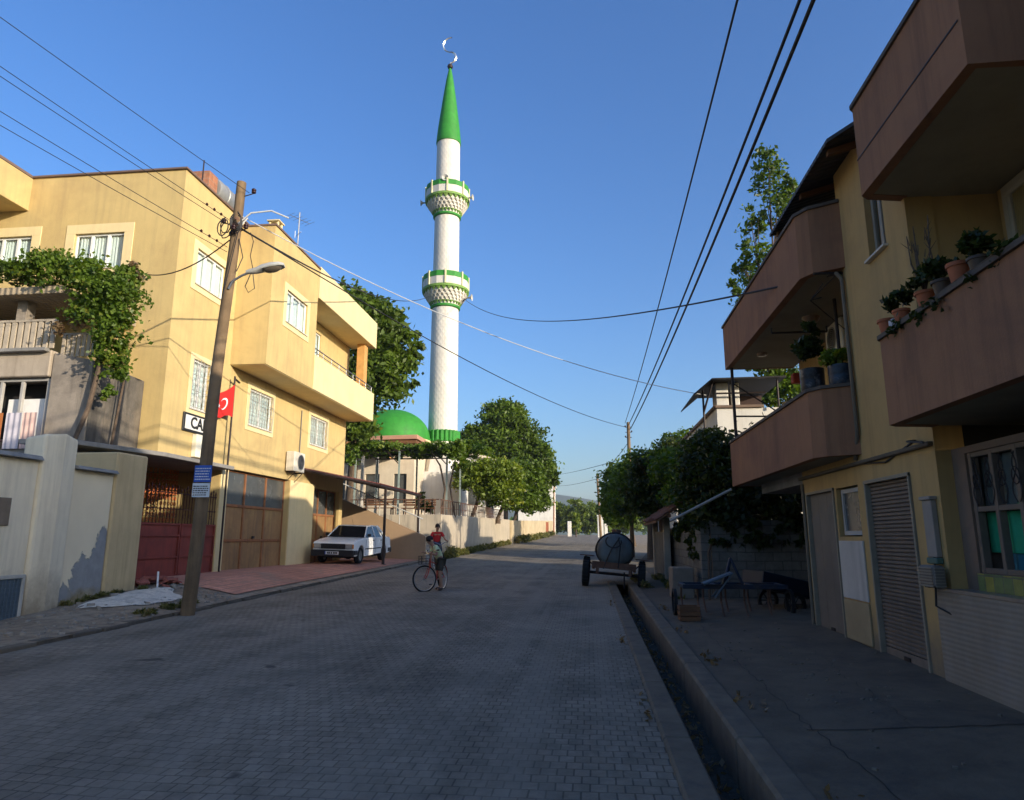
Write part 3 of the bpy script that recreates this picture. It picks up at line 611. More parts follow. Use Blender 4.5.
m=MB(); m.prism([(-9.46,12.89),(-9.40,13.75),(-10.38,15.03),(-11.2,15.03),(-11.2,12.89)],0,3.42); 
o=m.build('gate_pier',mat('yellowed_plaster',(.58,.44,.24),.9,.1,1.5,bump=.3,streak=(.36,.26,.13),streak_amt=.6,dirt=(.26,.2,.12),dirt_z=(.2,.9)),bevel=.03); tag(o,'broad yellowed plaster pier between the peeling wall and the red gate','pier')
# grating panel leaning at the foot of wall
t=thing('metal_grating','blue-grey mesh grating in a pale frame leaning on the wall base at the frame edge','grating',(-9.3,10.3,.25))
m=MB()
for a,b_,c_,d in ((9.9,10.9,.2,.26),(9.9,10.9,.99,1.05),(9.9,9.96,.26,.99),(10.84,10.9,.26,.99)): m.box(-9.47,-9.42,a,b_,c_+.05,d+.05)
m.build('frame',mat('pale_frame',(.45,.43,.38),.6),t,bevel=.006)
m=MB()
for i in range(13): m.box(-9.455,-9.44,9.96+i*.0733-.006,9.96+i*.0733+.006,.31,1.04)
for i in range(11): m.box(-9.457,-9.442,9.96,10.84,.33+i*.07-.006,.33+i*.07+.006)
m.box(-9.47,-9.46,9.96,10.84,.31,1.04); m.build('mesh',mat('slate_blue_paint',(.10,.14,.18),.6),t)
# ------------------------------------------------------------------ concrete neighbour house
t=thing('concrete_house','weathered bare concrete house with a slatted balcony above its long window, vine over one corner','house',(-12,14,0))
m=MB(); m.prism([(-16.5,13.3),(-11.62,13.3),(-11.62,13.35),(-10.62,13.35),(-10.95,15.5),(-16.5,15.5)],3.72,[5.72,5.72,5.56,5.52,5.56,5.72]); 
w=Wall((-10.62,13.35,0),(-1,0,0),(0,-1,0))
m=MB(); w.panel(m,0,1.0,3.72,5.54,[],.3); m.prism([(-10.62,13.352),(-10.621,13.65),(-10.93,15.5),(-11.3,15.5),(-11.2,13.652),(-11.6,13.652),(-11.6,13.352)],[3.74]*7,[5.535]*7)
m=MB(); m.prism([(-11.6,13.35),(-10.62,13.35),(-10.93,15.52),(-11.62,15.52)],3.72,[5.70,5.50,5.54,5.70]); m.build('corner_block',M_conc,t,bevel=.02)
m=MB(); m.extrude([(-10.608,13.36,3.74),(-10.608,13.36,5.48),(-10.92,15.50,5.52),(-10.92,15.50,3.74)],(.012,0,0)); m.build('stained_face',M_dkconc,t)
m=MB(); m.box(-17,-11.62,13.3,15.5,5.16,5.75); m.build('slab_band',mat('slab_band_concrete',(.42,.35,.27),.95,.12,2,bump=.4,streak=(.2,.16,.12),streak_amt=.6),t,bevel=.02)
m=MB(); m.box(-17,-11.63,14.3,15.5,0,5.15); m.build('wall',M_conc,t)
m=MB(); m.box(-17,-11.0,13.2,15.5,0,3.70); m.build('lower_wall',M_conc2,t)
m=MB(); m.box(-17,-11.66,13.16,13.3,5.70,5.78); m.build('ledge',M_conc2,t,bevel=.01)
# band window
m=MB()
for z in (3.74,5.08): m.box(-17,-11.64,13.42,13.5,z,z+.06)
for x in (-16.2,-15.2,-14.2,-13.3,-12.85,-12.35,-11.72): m.box(x,x+.07,13.425,13.495,3.80,5.08)
f=m.build('window',mat('grey_window_frame',(.40,.38,.35),.6),t,bevel=.005)
m=MB(); m.box(-12.75,-11.75,13.6,13.62,3.8,4.72); m.build('curtain',MATS['lace_curtain'],f)
m=MB(); m.box(-16.9,-11.66,13.9,13.95,3.8,5.1); m.build('dark_room',MATS['room_dark'],f)
for x0,x1,c_,nm in ((-13.4,-12.36,(.50,.17,.05),'orange'),(-12.30,-11.93,(.50,.47,.52),'lilac'),(-11.91,-11.58,(.66,.46,.40),'pink')):
    m=MB(); vs=[];n=16
    for i in range(n+1):
        x=x0+(x1-x0)*i/n; d=13.12+.012*math.sin(i*1.1); vs+=[(x,d,3.55),(x,d-.01,4.32)]
    m.add(vs,[(2*i,2*i+2,2*i+3,2*i+1) for i in range(n)]); o=m.build('hanging_cloth',mat(nm+'_cloth',c_,.9,.08,5,bump=0),smooth=True,recalc=False)
    tag(o,nm+' cloth hung below the long window of the concrete house','cloth','cloths hung below the long window')
# balcony: slatted rail, pillars, roof slab
m=MB()
n=34
for i in range(n):
    x=-17+i*.16
    if x>-11.62: break
    m.box(x,x+.10,13.32,13.36,5.80,6.42)
m.box(-17,-11.6,13.31,13.37,6.42,6.47); m.build('balustrade',mat('balustrade_concrete',(.45,.38,.29),.9,.12,3),t)
m=MB()
for i in range(8): m.box(-11.5+i*.12,-11.43+i*.12,13.42,13.45,5.62,6.12)
m.box(-11.55,-10.6,13.415,13.455,6.12,6.16); m.build('short_rail',MATS['balustrade_concrete'],t)
for x in (-12.7,-14.8): MB().box(x,x+.25,13.4,13.65,5.8,6.95).build('pillar',M_conc,t,bevel=.01)
m=MB(); m.box(-17,-11.3,13.0,15.5,6.95,7.12); m.build('roof',rib_mat('corrugated_cement',(.36,.29,.20),'X',.14,.9,stain=(.2,.16,.11),bump=1),t,bevel=.01)
m=MB(); m.box(-17,-11.7,14.9,15.5,5.75,6.95); m.build('back_wall',M_yel,t)
# long ledge over pier and gate
m=MB(); m.prism([(-11.6,12.75),(-10.5,12.95),(-9.95,15.2),(-9.98,18.5),(-11.6,18.5)],3.60,3.70); o=m.build('gate_canopy',M_conc2,bevel=.01); tag(o,'thin concrete ledge running over the pier and the red gate','canopy')
m=MB(); m.box(-12.6,-10.3,11.0,13.15,2.9,3.05); o=m.build('lean_to_roof',mat('bluegrey_sheet',(.22,.25,.28),.6,.1,2)); tag(o,'low blue-grey flat roof showing over the pale wall','roof')
# corner volume of yellow house projecting at the upper left edge
m=MB(); m.box(-20,-14.82,10.5,15.545,10.35,11.29); m.build('upper_balcony',M_yel,H,bevel=.01)
m=MB(); m.box(-20,-14.8,10.45,15.545,11.292,11.36); m.build('upper_balcony_coping',MATS['coping_dark'],H)
# vine
t=thing('grape_vine','green grape vine spilling over the corner of the concrete balcony','vine',(-10.6,14.2,.8))
b=MB(); b.path([(-10.75,13.1,3.4),(-10.5,13.2,4.4),(-10.35,13.2,5.4),(-10.5,13.3,6.5),(-11.2,13.4,7.2),(-13,13.4,7.4)],[.05,.05,.045,.04,.03,.02],7); b.path([(-10.4,13.2,5.6),(-9.9,13.2,6.4),(-9.95,13.3,7.1)],[.03,.025,.015],6)
b.path([(-10.55,14.1,3.7),(-10.5,14.2,5.2),(-10.3,13.9,6.3)],[.03,.025,.015],6); b.build('stem',M_bark,t,smooth=True)
L_=[(-12.9,13.2,7.55,.75,.4,.26),(-12.0,13.2,7.6,.7,.45,.33),(-11.2,13.2,7.4,.6,.45,.42),(-10.5,13.2,7.15,.55,.45,.42),(-10.1,13.2,6.75,.42,.4,.5),(-10.7,13.2,6.55,.4,.4,.4),(-10.1,13.2,6.15,.36,.35,.45),(-10.1,13.25,5.65,.28,.3,.4),(-10.05,13.25,5.2,.2,.22,.38),(-9.85,13.2,7.35,.22,.2,.2),(-10.15,13.3,4.7,.1,.1,.3)]
leaves('foliage',L_,12500,.088,M_leafV,t,11,clump=.36,elong=1.15,per=26,hang=.3)
leaves('dry_foliage',[(-11.1,13.15,6.2,.3,.2,.25),(-9.9,13.15,7.45,.2,.15,.2)],260,.11,leaf_mat('withered_leaf',(.14,.08,.04),(.30,.22,.12)),t,12,clump=.35,elong=1.1,per=20)
# ------------------------------------------------------------------ wooden pole with lamp
P=thing('utility_pole','leaning weathered wooden pole in front of the ochre house, tangled with wires and insulators','utility pole',(-7.25,12.2,.35))
pb=Vector((-7.27,12.2,.1)); pt=Vector((-6.93,12.2,8.86))
MB().path([pb+(pt-pb)*t_+Vector((.02*math.sin(t_*9),0,0)) for t_ in np.linspace(0,1,12)],[.128-.035*t_ for t_ in np.linspace(0,1,12)],14).build('post',M_wood,P,smooth=True)
def pp(z,dx=0,dy=0): t_=(z-.1)/(8.86-.1); q=pb+(pt-pb)*t_; return Vector((q.x+dx,q.y+dy,z))
def insul(p,d,parent):
    m=MB(); p=Vector(p); e=p+Vector(d); m.path([p,e,e+Vector((0,0,.06))],.011,5); m.build('insulator_hook',M_darkmet,parent)
    m=MB(); m.lathe([(.02,0),(.045,.015),(.045,.04),(.03,.05),(.045,.06),(.045,.09),(.02,.11)],tuple(e+Vector((0,0,.0))),12); m.build('insulator',mat('dark_porcelain',(.04,.015,.012),.25,bump=0),parent,smooth=True)
insul(pp(8.55,.1),(.2,0,.05),P); insul(pp(7.78,.1),(.12,0,.05),P); insul(pp(7.95,-.1),(-.14,-.05,.0),P); insul(pp(7.7,.05,-.1),(.05,-.14,0),P)
m=MB()
for z in (7.72,7.9,8.02): m.lathe([(.112,-.03),(.112,.03)],tuple(pp(z)),12)
m.build('clamp',M_rust,P)
m=MB(); rg=random.Random(3)
for k in range(7):
    z=7.9+rg.uniform(-.15,.1); s=rg.choice((-1,1)); m.path([pp(z+.18*math.cos(a)*rg.uniform(.9,1.1)-.05,s*.12+.14*s*math.sin(a)*.8,-.14-.02*k) for a in np.linspace(.2,2*PI*.9,12)],.012,5)
m.path([pp(7.6,.13,-.05),pp(7.2,.26,-.05),pp(6.9,.16,-.05)],.01,5); m.path([pp(6.3,-.02,-.15),pp(6.9,.06,-.15),pp(7.7,.13,-.12)],.009,5)
m.build('cable_coil',M_blackp,P)
m=MB()
m.path([pp(7.9,.1,-.1),pp(8.12,.35,-.1),pp(8.17,.75,-.05),pp(8.02,1.1,0)],.016,6); m.path([pp(7.8,.1,-.12),pp(8.0,.3,-.12),pp(7.75,.15,-.16)],.012,6); m.build('white_lead',mat('white_cable_sheath',(.6,.6,.58),.6,bump=0),P,smooth=True)
ins=MB(); ins.box(-7.22,-6.98,12.03,12.05,2.62,2.86)
# street lamp
LP=thing('street_lamp','grey cobra-head street lamp reaching out from the leaning wooden pole','street lamp',tuple(pp(6.5,.1)))
m=MB(); m.path([pp(6.52,.07,-.1),pp(6.68,.14,-.1),pp(6.78,.3,-.1),pp(6.84,.45,-.1)],.024,8); m.build('arm',M_steel,LP,smooth=True)
Mx=Matrix.Translation(pp(6.85,.40,-.1))@Matrix.Rotation(R(-14),4,'Y')@Matrix.Rotation(R(12),4,'Z')
m=MB(); 
secs=[(0,.05,.05),(.08,.075,.07),(.2,.085,.085),(.32,.12,.10),(.5,.145,.105),(.66,.13,.085),(.74,.07,.05)]
vs=[]; 
for (x,wy,hz) in secs:
    for k in range(12): a=2*PI*k/12; vs.append(Mx@Vector((x,wy*math.cos(a),max(-.02,hz*math.sin(a)) if x>.25 else hz*math.sin(a)*.7)))
fs=[(i*12+k,i*12+(k+1)%12,(i+1)*12+(k+1)%12,(i+1)*12+k) for i in range(6) for k in range(12)]+[tuple(range(12)),tuple(range(72,84))]
m.add(vs,fs).build('lamp_head',mat('lamp_grey_paint',(.45,.45,.42),.4,.06,6,bump=0),LP,smooth=True)
m=MB(); m.lathe([(.001,-.10),(.06,-.085),(.1,-.05),(.11,-.015)],(0,0,0),16,Matrix.Identity(4)); m.v=[tuple(Mx@Vector((v[0]*1.75+.5,v[1],v[2]))) for v in m.v]; m.build('lens',mat('lamp_lens',(.10,.08,.06),.2,bump=0,spec=.6),LP,smooth=True)
m=MB(); m.path([pp(6.82,.55,-.12),pp(6.5,.62,-.12),pp(6.42,.5,-.12),pp(6.55,.42,-.12),pp(6.8,.5,-.12)],.009,5); m.path([pp(6.84,.55,-.1),pp(7.2,.44,-.1),pp(7.5,.47,-.1),pp(7.72,.36,-.05)],.008,5); m.build('lead',M_blackp,LP)
# notices on the pole
def notice(label,z0,z1,col,name,n):
    t=thing('notice_board',label,'notice',tuple(pp((z0+z1)/2,.02,-.17))); m=MB(); c=pp((z0+z1)/2); m.box(c.x-.12,c.x+.22,c.y-.15,c.y-.14,z0,z1); m.build('board',mat(name,col,.45,.05,bump=0),t,bevel=.002)
    m=MB(); rg=random.Random(n)
    for k in range(5):
        z=z1-.05-(z1-z0-.06)*k/5; x=c.x-.10
        while x<c.x+.17:
            w_=rg.uniform(.015,.05); m.box(x,min(x+w_,c.x+.2),c.y-.1535,c.y-.151,z-.018,z); x+=w_+.012
    m.build('writing',MATS['sign_white'] if n==1 else MATS['sign_ink'],t)
notice('blue enamel notice with rows of white writing on the leaning wooden pole',2.72,3.03,(.03,.10,.42),'notice_blue',1)
notice('white notice with rows of dark writing below the blue one on the pole',2.44,2.70,(.62,.66,.68),'notice_white',2)
# ------------------------------------------------------------------ building on the right with brown balconies
B=thing('street_building','yellow street building with brown-pink balconies and grey roller shutters','building',(3.7,9,.2))
wr=Wall((3.7,7.7,0),(0,1,0),(-1,0,0))
def u(y): return y-7.7
def holes_r(): return []
# ground floor street wall
m=MB(); hr=[(u(8.32),u(9.66),0,2.42),(u(9.9),u(10.75),1.72,2.42),(u(10.82),u(12.16),0,2.42),(u(8.25),u(8.75),5.22,6.35)]
wr.panel(m,0,u(9.66)+.0,0,7.2,hr,.3); m.box(3.70,4.0,9.661,12.3,2.421,2.98) ; wr.panel(m,u(9.661),u(12.3),0,2.42,hr,.3)
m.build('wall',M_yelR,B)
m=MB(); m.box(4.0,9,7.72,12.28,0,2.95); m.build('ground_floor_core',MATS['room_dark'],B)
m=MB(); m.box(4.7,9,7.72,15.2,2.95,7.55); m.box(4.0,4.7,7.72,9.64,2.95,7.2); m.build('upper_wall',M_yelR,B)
m=MB(); m.box(3.64,4.0,7.72,12.35,2.67,2.72); m.build('cornice',mat('dark_cornice',(.12,.095,.065),.9,.2),B,bevel=.01)
m=MB(); m.box(3.72,9,12.3,15.2,2.62,2.94); m.box(8.6,9,12.3,15.2,0,2.62); m.build('overhang_and_sun_block',M_conc2,B)  # low wall beneath the slab is added unseen, to keep sun off the yard
# shop part nearer the camera
sh=Wall((3.86,7.7,0),(0,-1,0),(-1,0,0))   # u = 7.7-Y
m=MB(); sh.panel(m,0,10.4,0,2.62,[(.25,2.2,1.36,2.55),(.05,5.2,.22,1.16)],.25); m.build('shop_wall',mat('shop_brown_paint',(.20,.14,.10),.9,.12,2,bump=.3,stain=(.12,.09,.07),stain_amt=.5),B)
m=MB(); m.box(4.12,9,-2.8,7.69,0,2.6); m.build('shop_core',MATS['room_dark'],B)
m=MB(); m.box(3.665,3.855,2.55,7.98,.23,1.155); m.build('white_panel',rib_mat('white_ribbed_shutter',(.24,.20,.155),'Z',.05,.6,bump=.15,stain=(.28,.25,.22),stain_amt=.5),B)
m=MB()
m.box(3.655,3.858,2.5,7.99,1.158,1.188); m.box(3.65,3.86,2.5,7.99,.19,.225); m.build('panel_rail',M_steel,B)
m=MB(); m.box(3.835,3.859,5.5,7.45,1.19,1.355); m.build('tile_band',brick_mat('green_yellow_tile',(.12,.17,.07),(.30,.27,.06),(.12,.12,.09),.15,.165,.006,'YZ',off=0,rough=.4,stain=(.1,.13,.09),stain_amt=.4),B)
# shop window: timber mullions, upper ornate grille, green curtain below
m=MB()
for y in (5.5,5.9,6.28,6.66,7.04,7.40): m.box(3.875,3.95,y-.025,y+.03,1.36,2.549)
for z in (1.361,1.955,2.50): m.box(3.88,3.945,5.5,7.45,z,z+.05)
f=m.build('shop_window',mat('shop_window_timber',(.15,.115,.09),.6,.15,5),B,bevel=.004)
m=MB(); m.box(3.96,3.965,5.5,7.45,2.0,2.54); m.build('pane',glass_mat(),f)
def cloth(y0,y1,z0,z1,x,mt,nm,par):
    m=MB(); n=60; vs=[]
    for i in range(n+1):
        y=y0+(y1-y0)*i/n; d=x+.02*math.sin(i*.9)+.01*math.sin(i*.37); vs+=[(d,y,z0),(d,y,z1)]
    return m.add(vs,[(2*i,2*i+2,2*i+3,2*i+1) for i in range(n)]).build(nm,mt,par,smooth=True,recalc=False)
cloth(5.5,7.42,1.56,1.95,3.995,mat('green_curtain',(.03,.30,.15),.8,.15,5,bump=0),'curtain',f)
cloth(5.5,7.2,1.37,1.555,4.0,mat('teal_curtain',(.03,.15,.20),.8,.15,5,bump=0),'curtain',f)
cloth(5.5,7.42,2.0,2.5,4.0,mat('dim_lace',(.20,.19,.18),.9,.15,5,bump=0),'lace',f)
m=MB()
for i in range(9):
    y=5.6+i*.215
    for s in (-1,1):
        m.path([(3.872,y+s*(.02+.05*math.sin(a*1.0)),2.02+.46*a/(2*PI)) for a in np.linspace(0,2*PI,12)],.007,4)
    m.path([(3.872,y+.06*math.cos(a),2.26+.08*math.sin(a)) for a in np.linspace(0,2*PI,10)],.006,4)
m.build('grille',M_darkmet,f)
# roller shutters
def shutter(y0,y1,z0,z1,mt,nm,rib):
    m=MB()
    if rib:
        n=int((z1-z0-.12)/.048)
        for i in range(n):
            z=z0+.12+i*(z1-z0-.12)/n; h=(z1-z0-.12)/n; m.extrude([(3.76,y0+.01,z),(3.738,y0+.01,z+h*.25),(3.736,y0+.01,z+h*.75),(3.76,y0+.01,z+h)],(0,y1-y0-.02,0))
        m.box(3.735,3.77,y0+.01,y1-.01,z0,z0+.118)
    else:
        for i in range(3): m.box(3.735,3.77,y0+.02+(y1-y0-.04)*i/3+.003,y0+.02+(y1-y0-.04)*(i+1)/3-.003,z0+.03,z1)
    o=m.build(nm,mt,B)
    m=MB(); m.box(3.675,3.75,y0-.04,y0-.001,z0-.1,z1+.04); m.box(3.675,3.75,y1+.001,y1+.04,z0-.1,z1+.04); m.box(3.67,3.75,y0-.04,y1+.04,z1+.001,z1+.045); m.build('guide_rail',mat('pale_guide_rail',(.26,.22,.16),.6,.15,5),o,bevel=.004)
    m=MB(); m.box(3.72,3.734,(y0+y1)/2-.08,(y0+y1)/2+.08,z0+.03,z0+.075); m.build('handle',M_darkmet,o)
shutter(8.37,9.6,.24,2.40,mat('shutter_grey_brown',(.19,.145,.11),.6,.15,2,bump=.05,stain=(.13,.10,.08),stain_amt=.6,streak=(.10,.08,.065),streak_amt=.5),'roller_shutter',True)
shutter(10.87,12.1,.27,2.40,mat('plain_grey_door',(.17,.14,.11),.6,.15,2,bump=.05,stain=(.12,.10,.085),stain_amt=.6),'steel_door',False)
m=MB(); m.box(3.76,3.80,9.93,10.72,1.74,1.80); m.box(3.76,3.80,9.93,10.72,2.34,2.40); m.box(3.76,3.80,9.93,9.99,1.80,2.34); m.box(3.76,3.80,10.66,10.72,1.8,2.34); f=m.build('small_window',mat('grey_window_frame',(.40,.38,.35),.6),B)
m=MB(); m.box(3.785,3.79,9.99,10.66,1.8,2.34); m.build('pane',M_dkglass,f)
m=MB(); m.box(3.675,3.698,9.86,10.76,.86,1.66); m.build('pale_panel',mat('pale_wall_panel',(.50,.46,.40),.85,.1,2,streak=(.3,.26,.22),streak_amt=.5),B,bevel=.004)
m=MB(); m.box(3.672,3.698,9.86,10.76,.3,.84); m.build('lower_panel',mat('ochre_lower_panel',(.33,.25,.14),.85,.15,2),B,bevel=.004)
m=MB(); m.box(3.64,3.698,7.80,8.0,1.50,2.10); m.box(3.62,3.70,7.78,8.02,2.101,2.14); m.build('meter_cover',mat('meter_grey',(.26,.23,.20),.6,.1,5),B,bevel=.006)
# window of the upper bay
wb=Wall((3.7,7.7,0),(0,1,0),(-1,0,0))
window(wb,B,u(8.25),u(8.75),5.22,6.35,mat('brown_frame',(.30,.26,.20),.6),depth=.08,leaves=2,curtain=None,seed=3)
# near balcony, first floor: deep brown parapet, floor, rounded far corner
def balcony(nm,y0,y1,zb,zt,x=3.2,round_far=True,round_near=False,xw=4.69,th=.12):
    """parapet as a bent wall, footprint outer line from near wall to far wall"""
    out=[]
    if round_near: out+= [(xw if False else 3.7,y0-.3),(x+.12,y0-.1),(x,y0+.12)]
    else: out+=[(xw,y0),(x,y0)]
    if round_far: out+=[(x,y1-.12),(x+.10,y1-.02),(x+.5,y1+.06)]
    else: out+=[(x,y1),(xw,y1)]
    inn=[]
    for i,p in enumerate(out):
        a=Vector(out[max(i-1,0)]); b_=Vector(out[min(i+1,len(out)-1)]); d=(b_-a).normalized(); nn=Vector((d.y,-d.x)); inn.append((p[0]+nn.x*th,p[1]+nn.y*th))
    m=MB(); 
    for i in range(len(out)-1): 
        m.prism([out[i],out[i+1],inn[i+1],inn[i]],zb-.06,zt)
    bm=m.build(nm,M_pinkw,B)
    m=MB()
    for i in range(len(out)-1):
        o0,o1,i0,i1=[Vector((*q,0)) for q in (out[i],out[i+1],inn[i],inn[i+1])]; e=.03
        d=((o0-i0).normalized()*e,(o1-i1).normalized()*e)
        m.prism([(o0+d[0])[:2],(o1+d[1])[:2],(i1-d[1])[:2],(i0-d[0])[:2]],zt+.003,zt+.05)
    m.build('coping',mat('balcony_coping',(.10,.078,.06),.8,.2,6,bump=.3),bm)
    m=MB(); poly=[((q[0]+q2[0])/2,(q[1]+q2[1])/2) for q,q2 in zip(out,inn)]; 
    if round_far: poly+=[(xw,y1+.06)]
    m.prism([(min(q[0],xw),q[1]) for q in poly]+([(xw,y0-.3)] if round_near else []),zb-.052,zb-.002); m.build('soffit',M_soffit,bm)
    return bm
balcony('near_lower_balcony',2.2,7.66,2.93,3.80)
balcony('near_upper_balcony',5.36,7.72,5.60,6.64)
balcony('far_lower_balcony',9.95,15.6,2.87,3.76,round_far=False,round_near=True)
balcony('far_upper_balcony',9.85,15.6,5.52,6.44,round_far=False,round_near=True)
m=MB(); m.box(3.2,3.24,4.4,5.34,5.5,5.55)
# little metal cladding line
m=MB(); m.box(3.192,3.197,5.4,7.6,5.98,5.995); m.build('joint_line',M_darkmet,B)
# near building upper mass & roof
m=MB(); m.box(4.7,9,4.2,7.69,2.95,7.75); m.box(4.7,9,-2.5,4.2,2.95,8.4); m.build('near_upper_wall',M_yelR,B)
m=MB(); m.box(4.65,9,-2.5,4.2,8.4,8.55); m.build('near_roof',M_conc2,B)
m=MB(); m.box(3.2,4.69,-2.5,1.9,2.83,3.84); m.box(4.0,4.69,-2.5,5.3,5.6,7.4); m.build('near_bay',M_pinkw,B)
m=MB(); m.extrude([(3.22,8.5,6.78),(3.9,7.9,7.0),(6.5,7.9,7.75),(6.5,11.4,7.75),(3.22,11.4,6.78)],(0,0,.05)); m.extrude([(3.9,11.402,7.0),(6.5,11.402,7.75),(6.5,11.402,7.8),(3.9,11.402,7.05)],(0,4.2,0)); m.build('tin_roof',rib_mat('dark_tin_roof',(.045,.04,.038),'Y',.12,.6,bump=.8),B)
m=MB()
for y in (8.7,9.9,11.2):
    m=MB(); m.extrude([(3.3,y,6.72),(6.4,y,7.62),(6.4,y,7.70),(3.3,y,6.795)],(0,.08,0)); m.build('rafter',M_wood2,B)
# recess window near balcony
wn=Wall((4.69,6.2,0),(0,1,0),(-1,0,0))
window(wn,B,.75,1.3,4.2,5.45,mat('pale_door_frame',(.40,.35,.27),.6),depth=-.02,leaves=1,curtain='lace_curtain',surround=mat('pale_door_frame',(.40,.35,.27),.6),sm=.08,back=-.0)
# rest of far part: inner wall facing
# balcony posts (pipes)
m=MB(); m.path([(4.0,10.9,3.8),(4.0,10.9,5.45)],.028,8); m.build('balcony_post',M_darkmet,B,smooth=True)
m=MB(); m.path([(3.3,15.4,3.8),(3.3,15.4,5.45)],.035,8); m.path([(3.3,15.4,4.35),(4.2,15.5,4.35)],.02,6);m.path([(3.3,15.4,5.1),(4.6,15.5,4.2)],.015,6); m.build('balcony_post',M_darkmet,B,smooth=True)
m=MB(); m.path([(3.66,9.62,5.3),(3.66,9.62,3.1),(3.67,9.8,2.75)],.028,8); m.path([(3.66,9.62,5.3),(3.6,9.66,5.42)],.028,8)
m.build('down_pipe',mat('pipe_grey',(.15,.12,.085),.5),B,smooth=True)
m=MB(); m.path([(3.68,12.27,.2),(3.68,12.27,2.6)],.03,8); m.build('down_pipe',mat('pipe_grey',(.15,.12,.085),.5),B,smooth=True)
m=MB(); m.path([(3.22,6.9,2.6),(3.45,7.75,2.72),(3.69,8.1,2.78),(3.68,8.9,2.62),(3.68,9.9,2.7)],.012,5); m.path([(3.66,7.9,1.5),(3.62,7.9,1.0),(3.7,7.6,.9)],.012,5); m.build('loose_cable',MATS['cable'],B,smooth=True)
# lamp / fixture bowl under far upper balcony
m=MB(); m.lathe([(.02,-.10),(.10,-.09),(.14,-.03),(.15,0)],(3.85,11.6,5.38),16); m.lathe([(.02,-.06),(.09,-.05),(.11,0)],(3.6,13.9,5.38),16); m.build('ceiling_lamp',mat('amber_glass',(.20,.12,.07),.3,bump=0),B,smooth=True)
m=MB(); m.path([(3.35,12.2,5.3),(4.3,12.2,5.3)],.02,6); m.path([(3.35,12.2,5.3),(3.35,12.2,5.4)],.015,6); m.path([(4.3,12.2,5.3),(4.3,12.2,5.4)],.015,6); m.build('curtain_bar',M_darkmet,B)
# small louvre unit on ground floor wall
t=thing('wall_heater_unit','small louvred grey box hung on the wall between the roller shutter and the shop window','louvred unit',(3.68,7.95,1.1))
m=MB(); m.box(3.52,3.64,7.66,7.98,1.20,1.42); m.build('casing',mat('louvre_grey',(.15,.13,.11),.6),t,bevel=.02)
m=MB()
for i in range(7): m.box(3.508,3.519,7.68,7.96,1.205+i*.03,1.22+i*.03)
for i in range(7): m.box(3.53,3.63,7.648,7.659,1.205+i*.03,1.22+i*.03)
m.build('louvre',mat('louvre_light',(.24,.21,.17),.5),t); m=MB(); m.box(3.6,3.69,7.985,8.06,1.18,1.4); m.build('bracket',M_darkmet,t)
o=MB().box(3.62,3.695,7.78,8.0,1.43,1.495).build('teal_box',mat('teal_paint',(.08,.14,.11),.6),bevel=.01); tag(o,'small teal box on the wall just above the louvred unit','box')
ac_unit('air conditioner outdoor unit on the yellow wall under the far brown upper balcony',4.68,12.2,4.9,.8,.55,.28,-1)
# potted plants on the near balcony coping
def pot(name,label,x,y,z,r,h,m_,plant,seed,group='pots along the near balcony parapet',kind='pot'):
    t=thing(name,label,'potted plant',(x,y,z),0,group)
    m=MB(); m.lathe([(r*.68,0),(r*.95,h*.82),(r*1.08,h*.82),(r*1.08,h),(r*.9,h),(r*.85,h*.86)],(x,y,z),18); m.build('pot',m_,t,smooth=True)
    m=MB(); m.lathe([(r*.86,h*.84),(r*.86,h*.9)],(x,y,z),14); m.build('soil',M_drain,t)
    rg=random.Random(seed)
    if plant=='bush': leaves('foliage',[(x,y,z+h+r*1.1,r*1.3,r*1.3,r*1.2)],420,.05,M_leafD,t,seed,clump=.35)
    elif plant=='tall': 
        leaves('foliage',[(x,y,z+h+.12,.10,.13,.13),(x+.02,y-.05,z+h+.25,.07,.09,.10)],600,.045,M_leafD,t,seed,clump=.35,elong=3)
    elif plant=='bare':
        m=MB()
        for k in range(6):
            a=rg.uniform(0,6.28); q=Vector((x,y,z+h)); e=q+Vector((.1*math.cos(a),.12*math.sin(a),rg.uniform(.3,.75))); mid_=q.lerp(e,.5)+Vector((rg.uniform(-.05,.05),rg.uniform(-.05,.05),0)); m.path([q,mid_,e],[.012,.008,.004],5)
            for j in range(3): s_=q.lerp(e,rg.uniform(.4,.9)); m.path([s_,s_+Vector((rg.uniform(-.08,.08),rg.uniform(-.08,.08),.1))],[.005,.002],4)
        m.build('twigs',M_bark,t); leaves('foliage',[(x,y,z+h+.12,.12,.14,.1)],200,.05,M_leafD,t,seed,clump=.4)
    return t
zc=3.855
pot('flower_pot','terracotta pot with a low plant, outermost on the near balcony parapet',3.26,7.48,zc,.085,.16,M_terra,'none',1)
pot('flower_pot','terracotta pot with a low bushy plant, second from the parapet corner',3.26,7.12,zc,.08,.15,M_terra,'bush',2)
pot('flower_pot','large pot with bare branching twigs, tallest plant on the near balcony',3.27,6.62,zc,.09,.16,M_terra,'bare',3)
pot('flower_pot','wide dark pot with dense foliage in the middle of the near balcony parapet',3.27,6.3,zc,.09,.15,mat('brown_plastic_pot',(.07,.045,.03),.5),'bush',5)
pot('flower_pot','plain red-brown pot before the balcony door, plant trailing from it',3.27,6.02,zc,.09,.2,M_terra,'none',6)
pot('flower_pot','pot with a broad dark shrub nearest the balcony door',3.27,5.72,zc,.08,.13,mat('brown_plastic_pot',(.07,.045,.03),.5),'bush',7)
for i,(y,s) in enumerate(((7.3,.05),)):
    o=MB().box(3.22,3.31,y-.05,y+.05,zc,zc+.11).build('white_box',mat('white_tin',(.42,.42,.44),.5,bump=0),bevel=.01); tag(o,'small white tin standing between two terracotta pots on the balcony','tin')
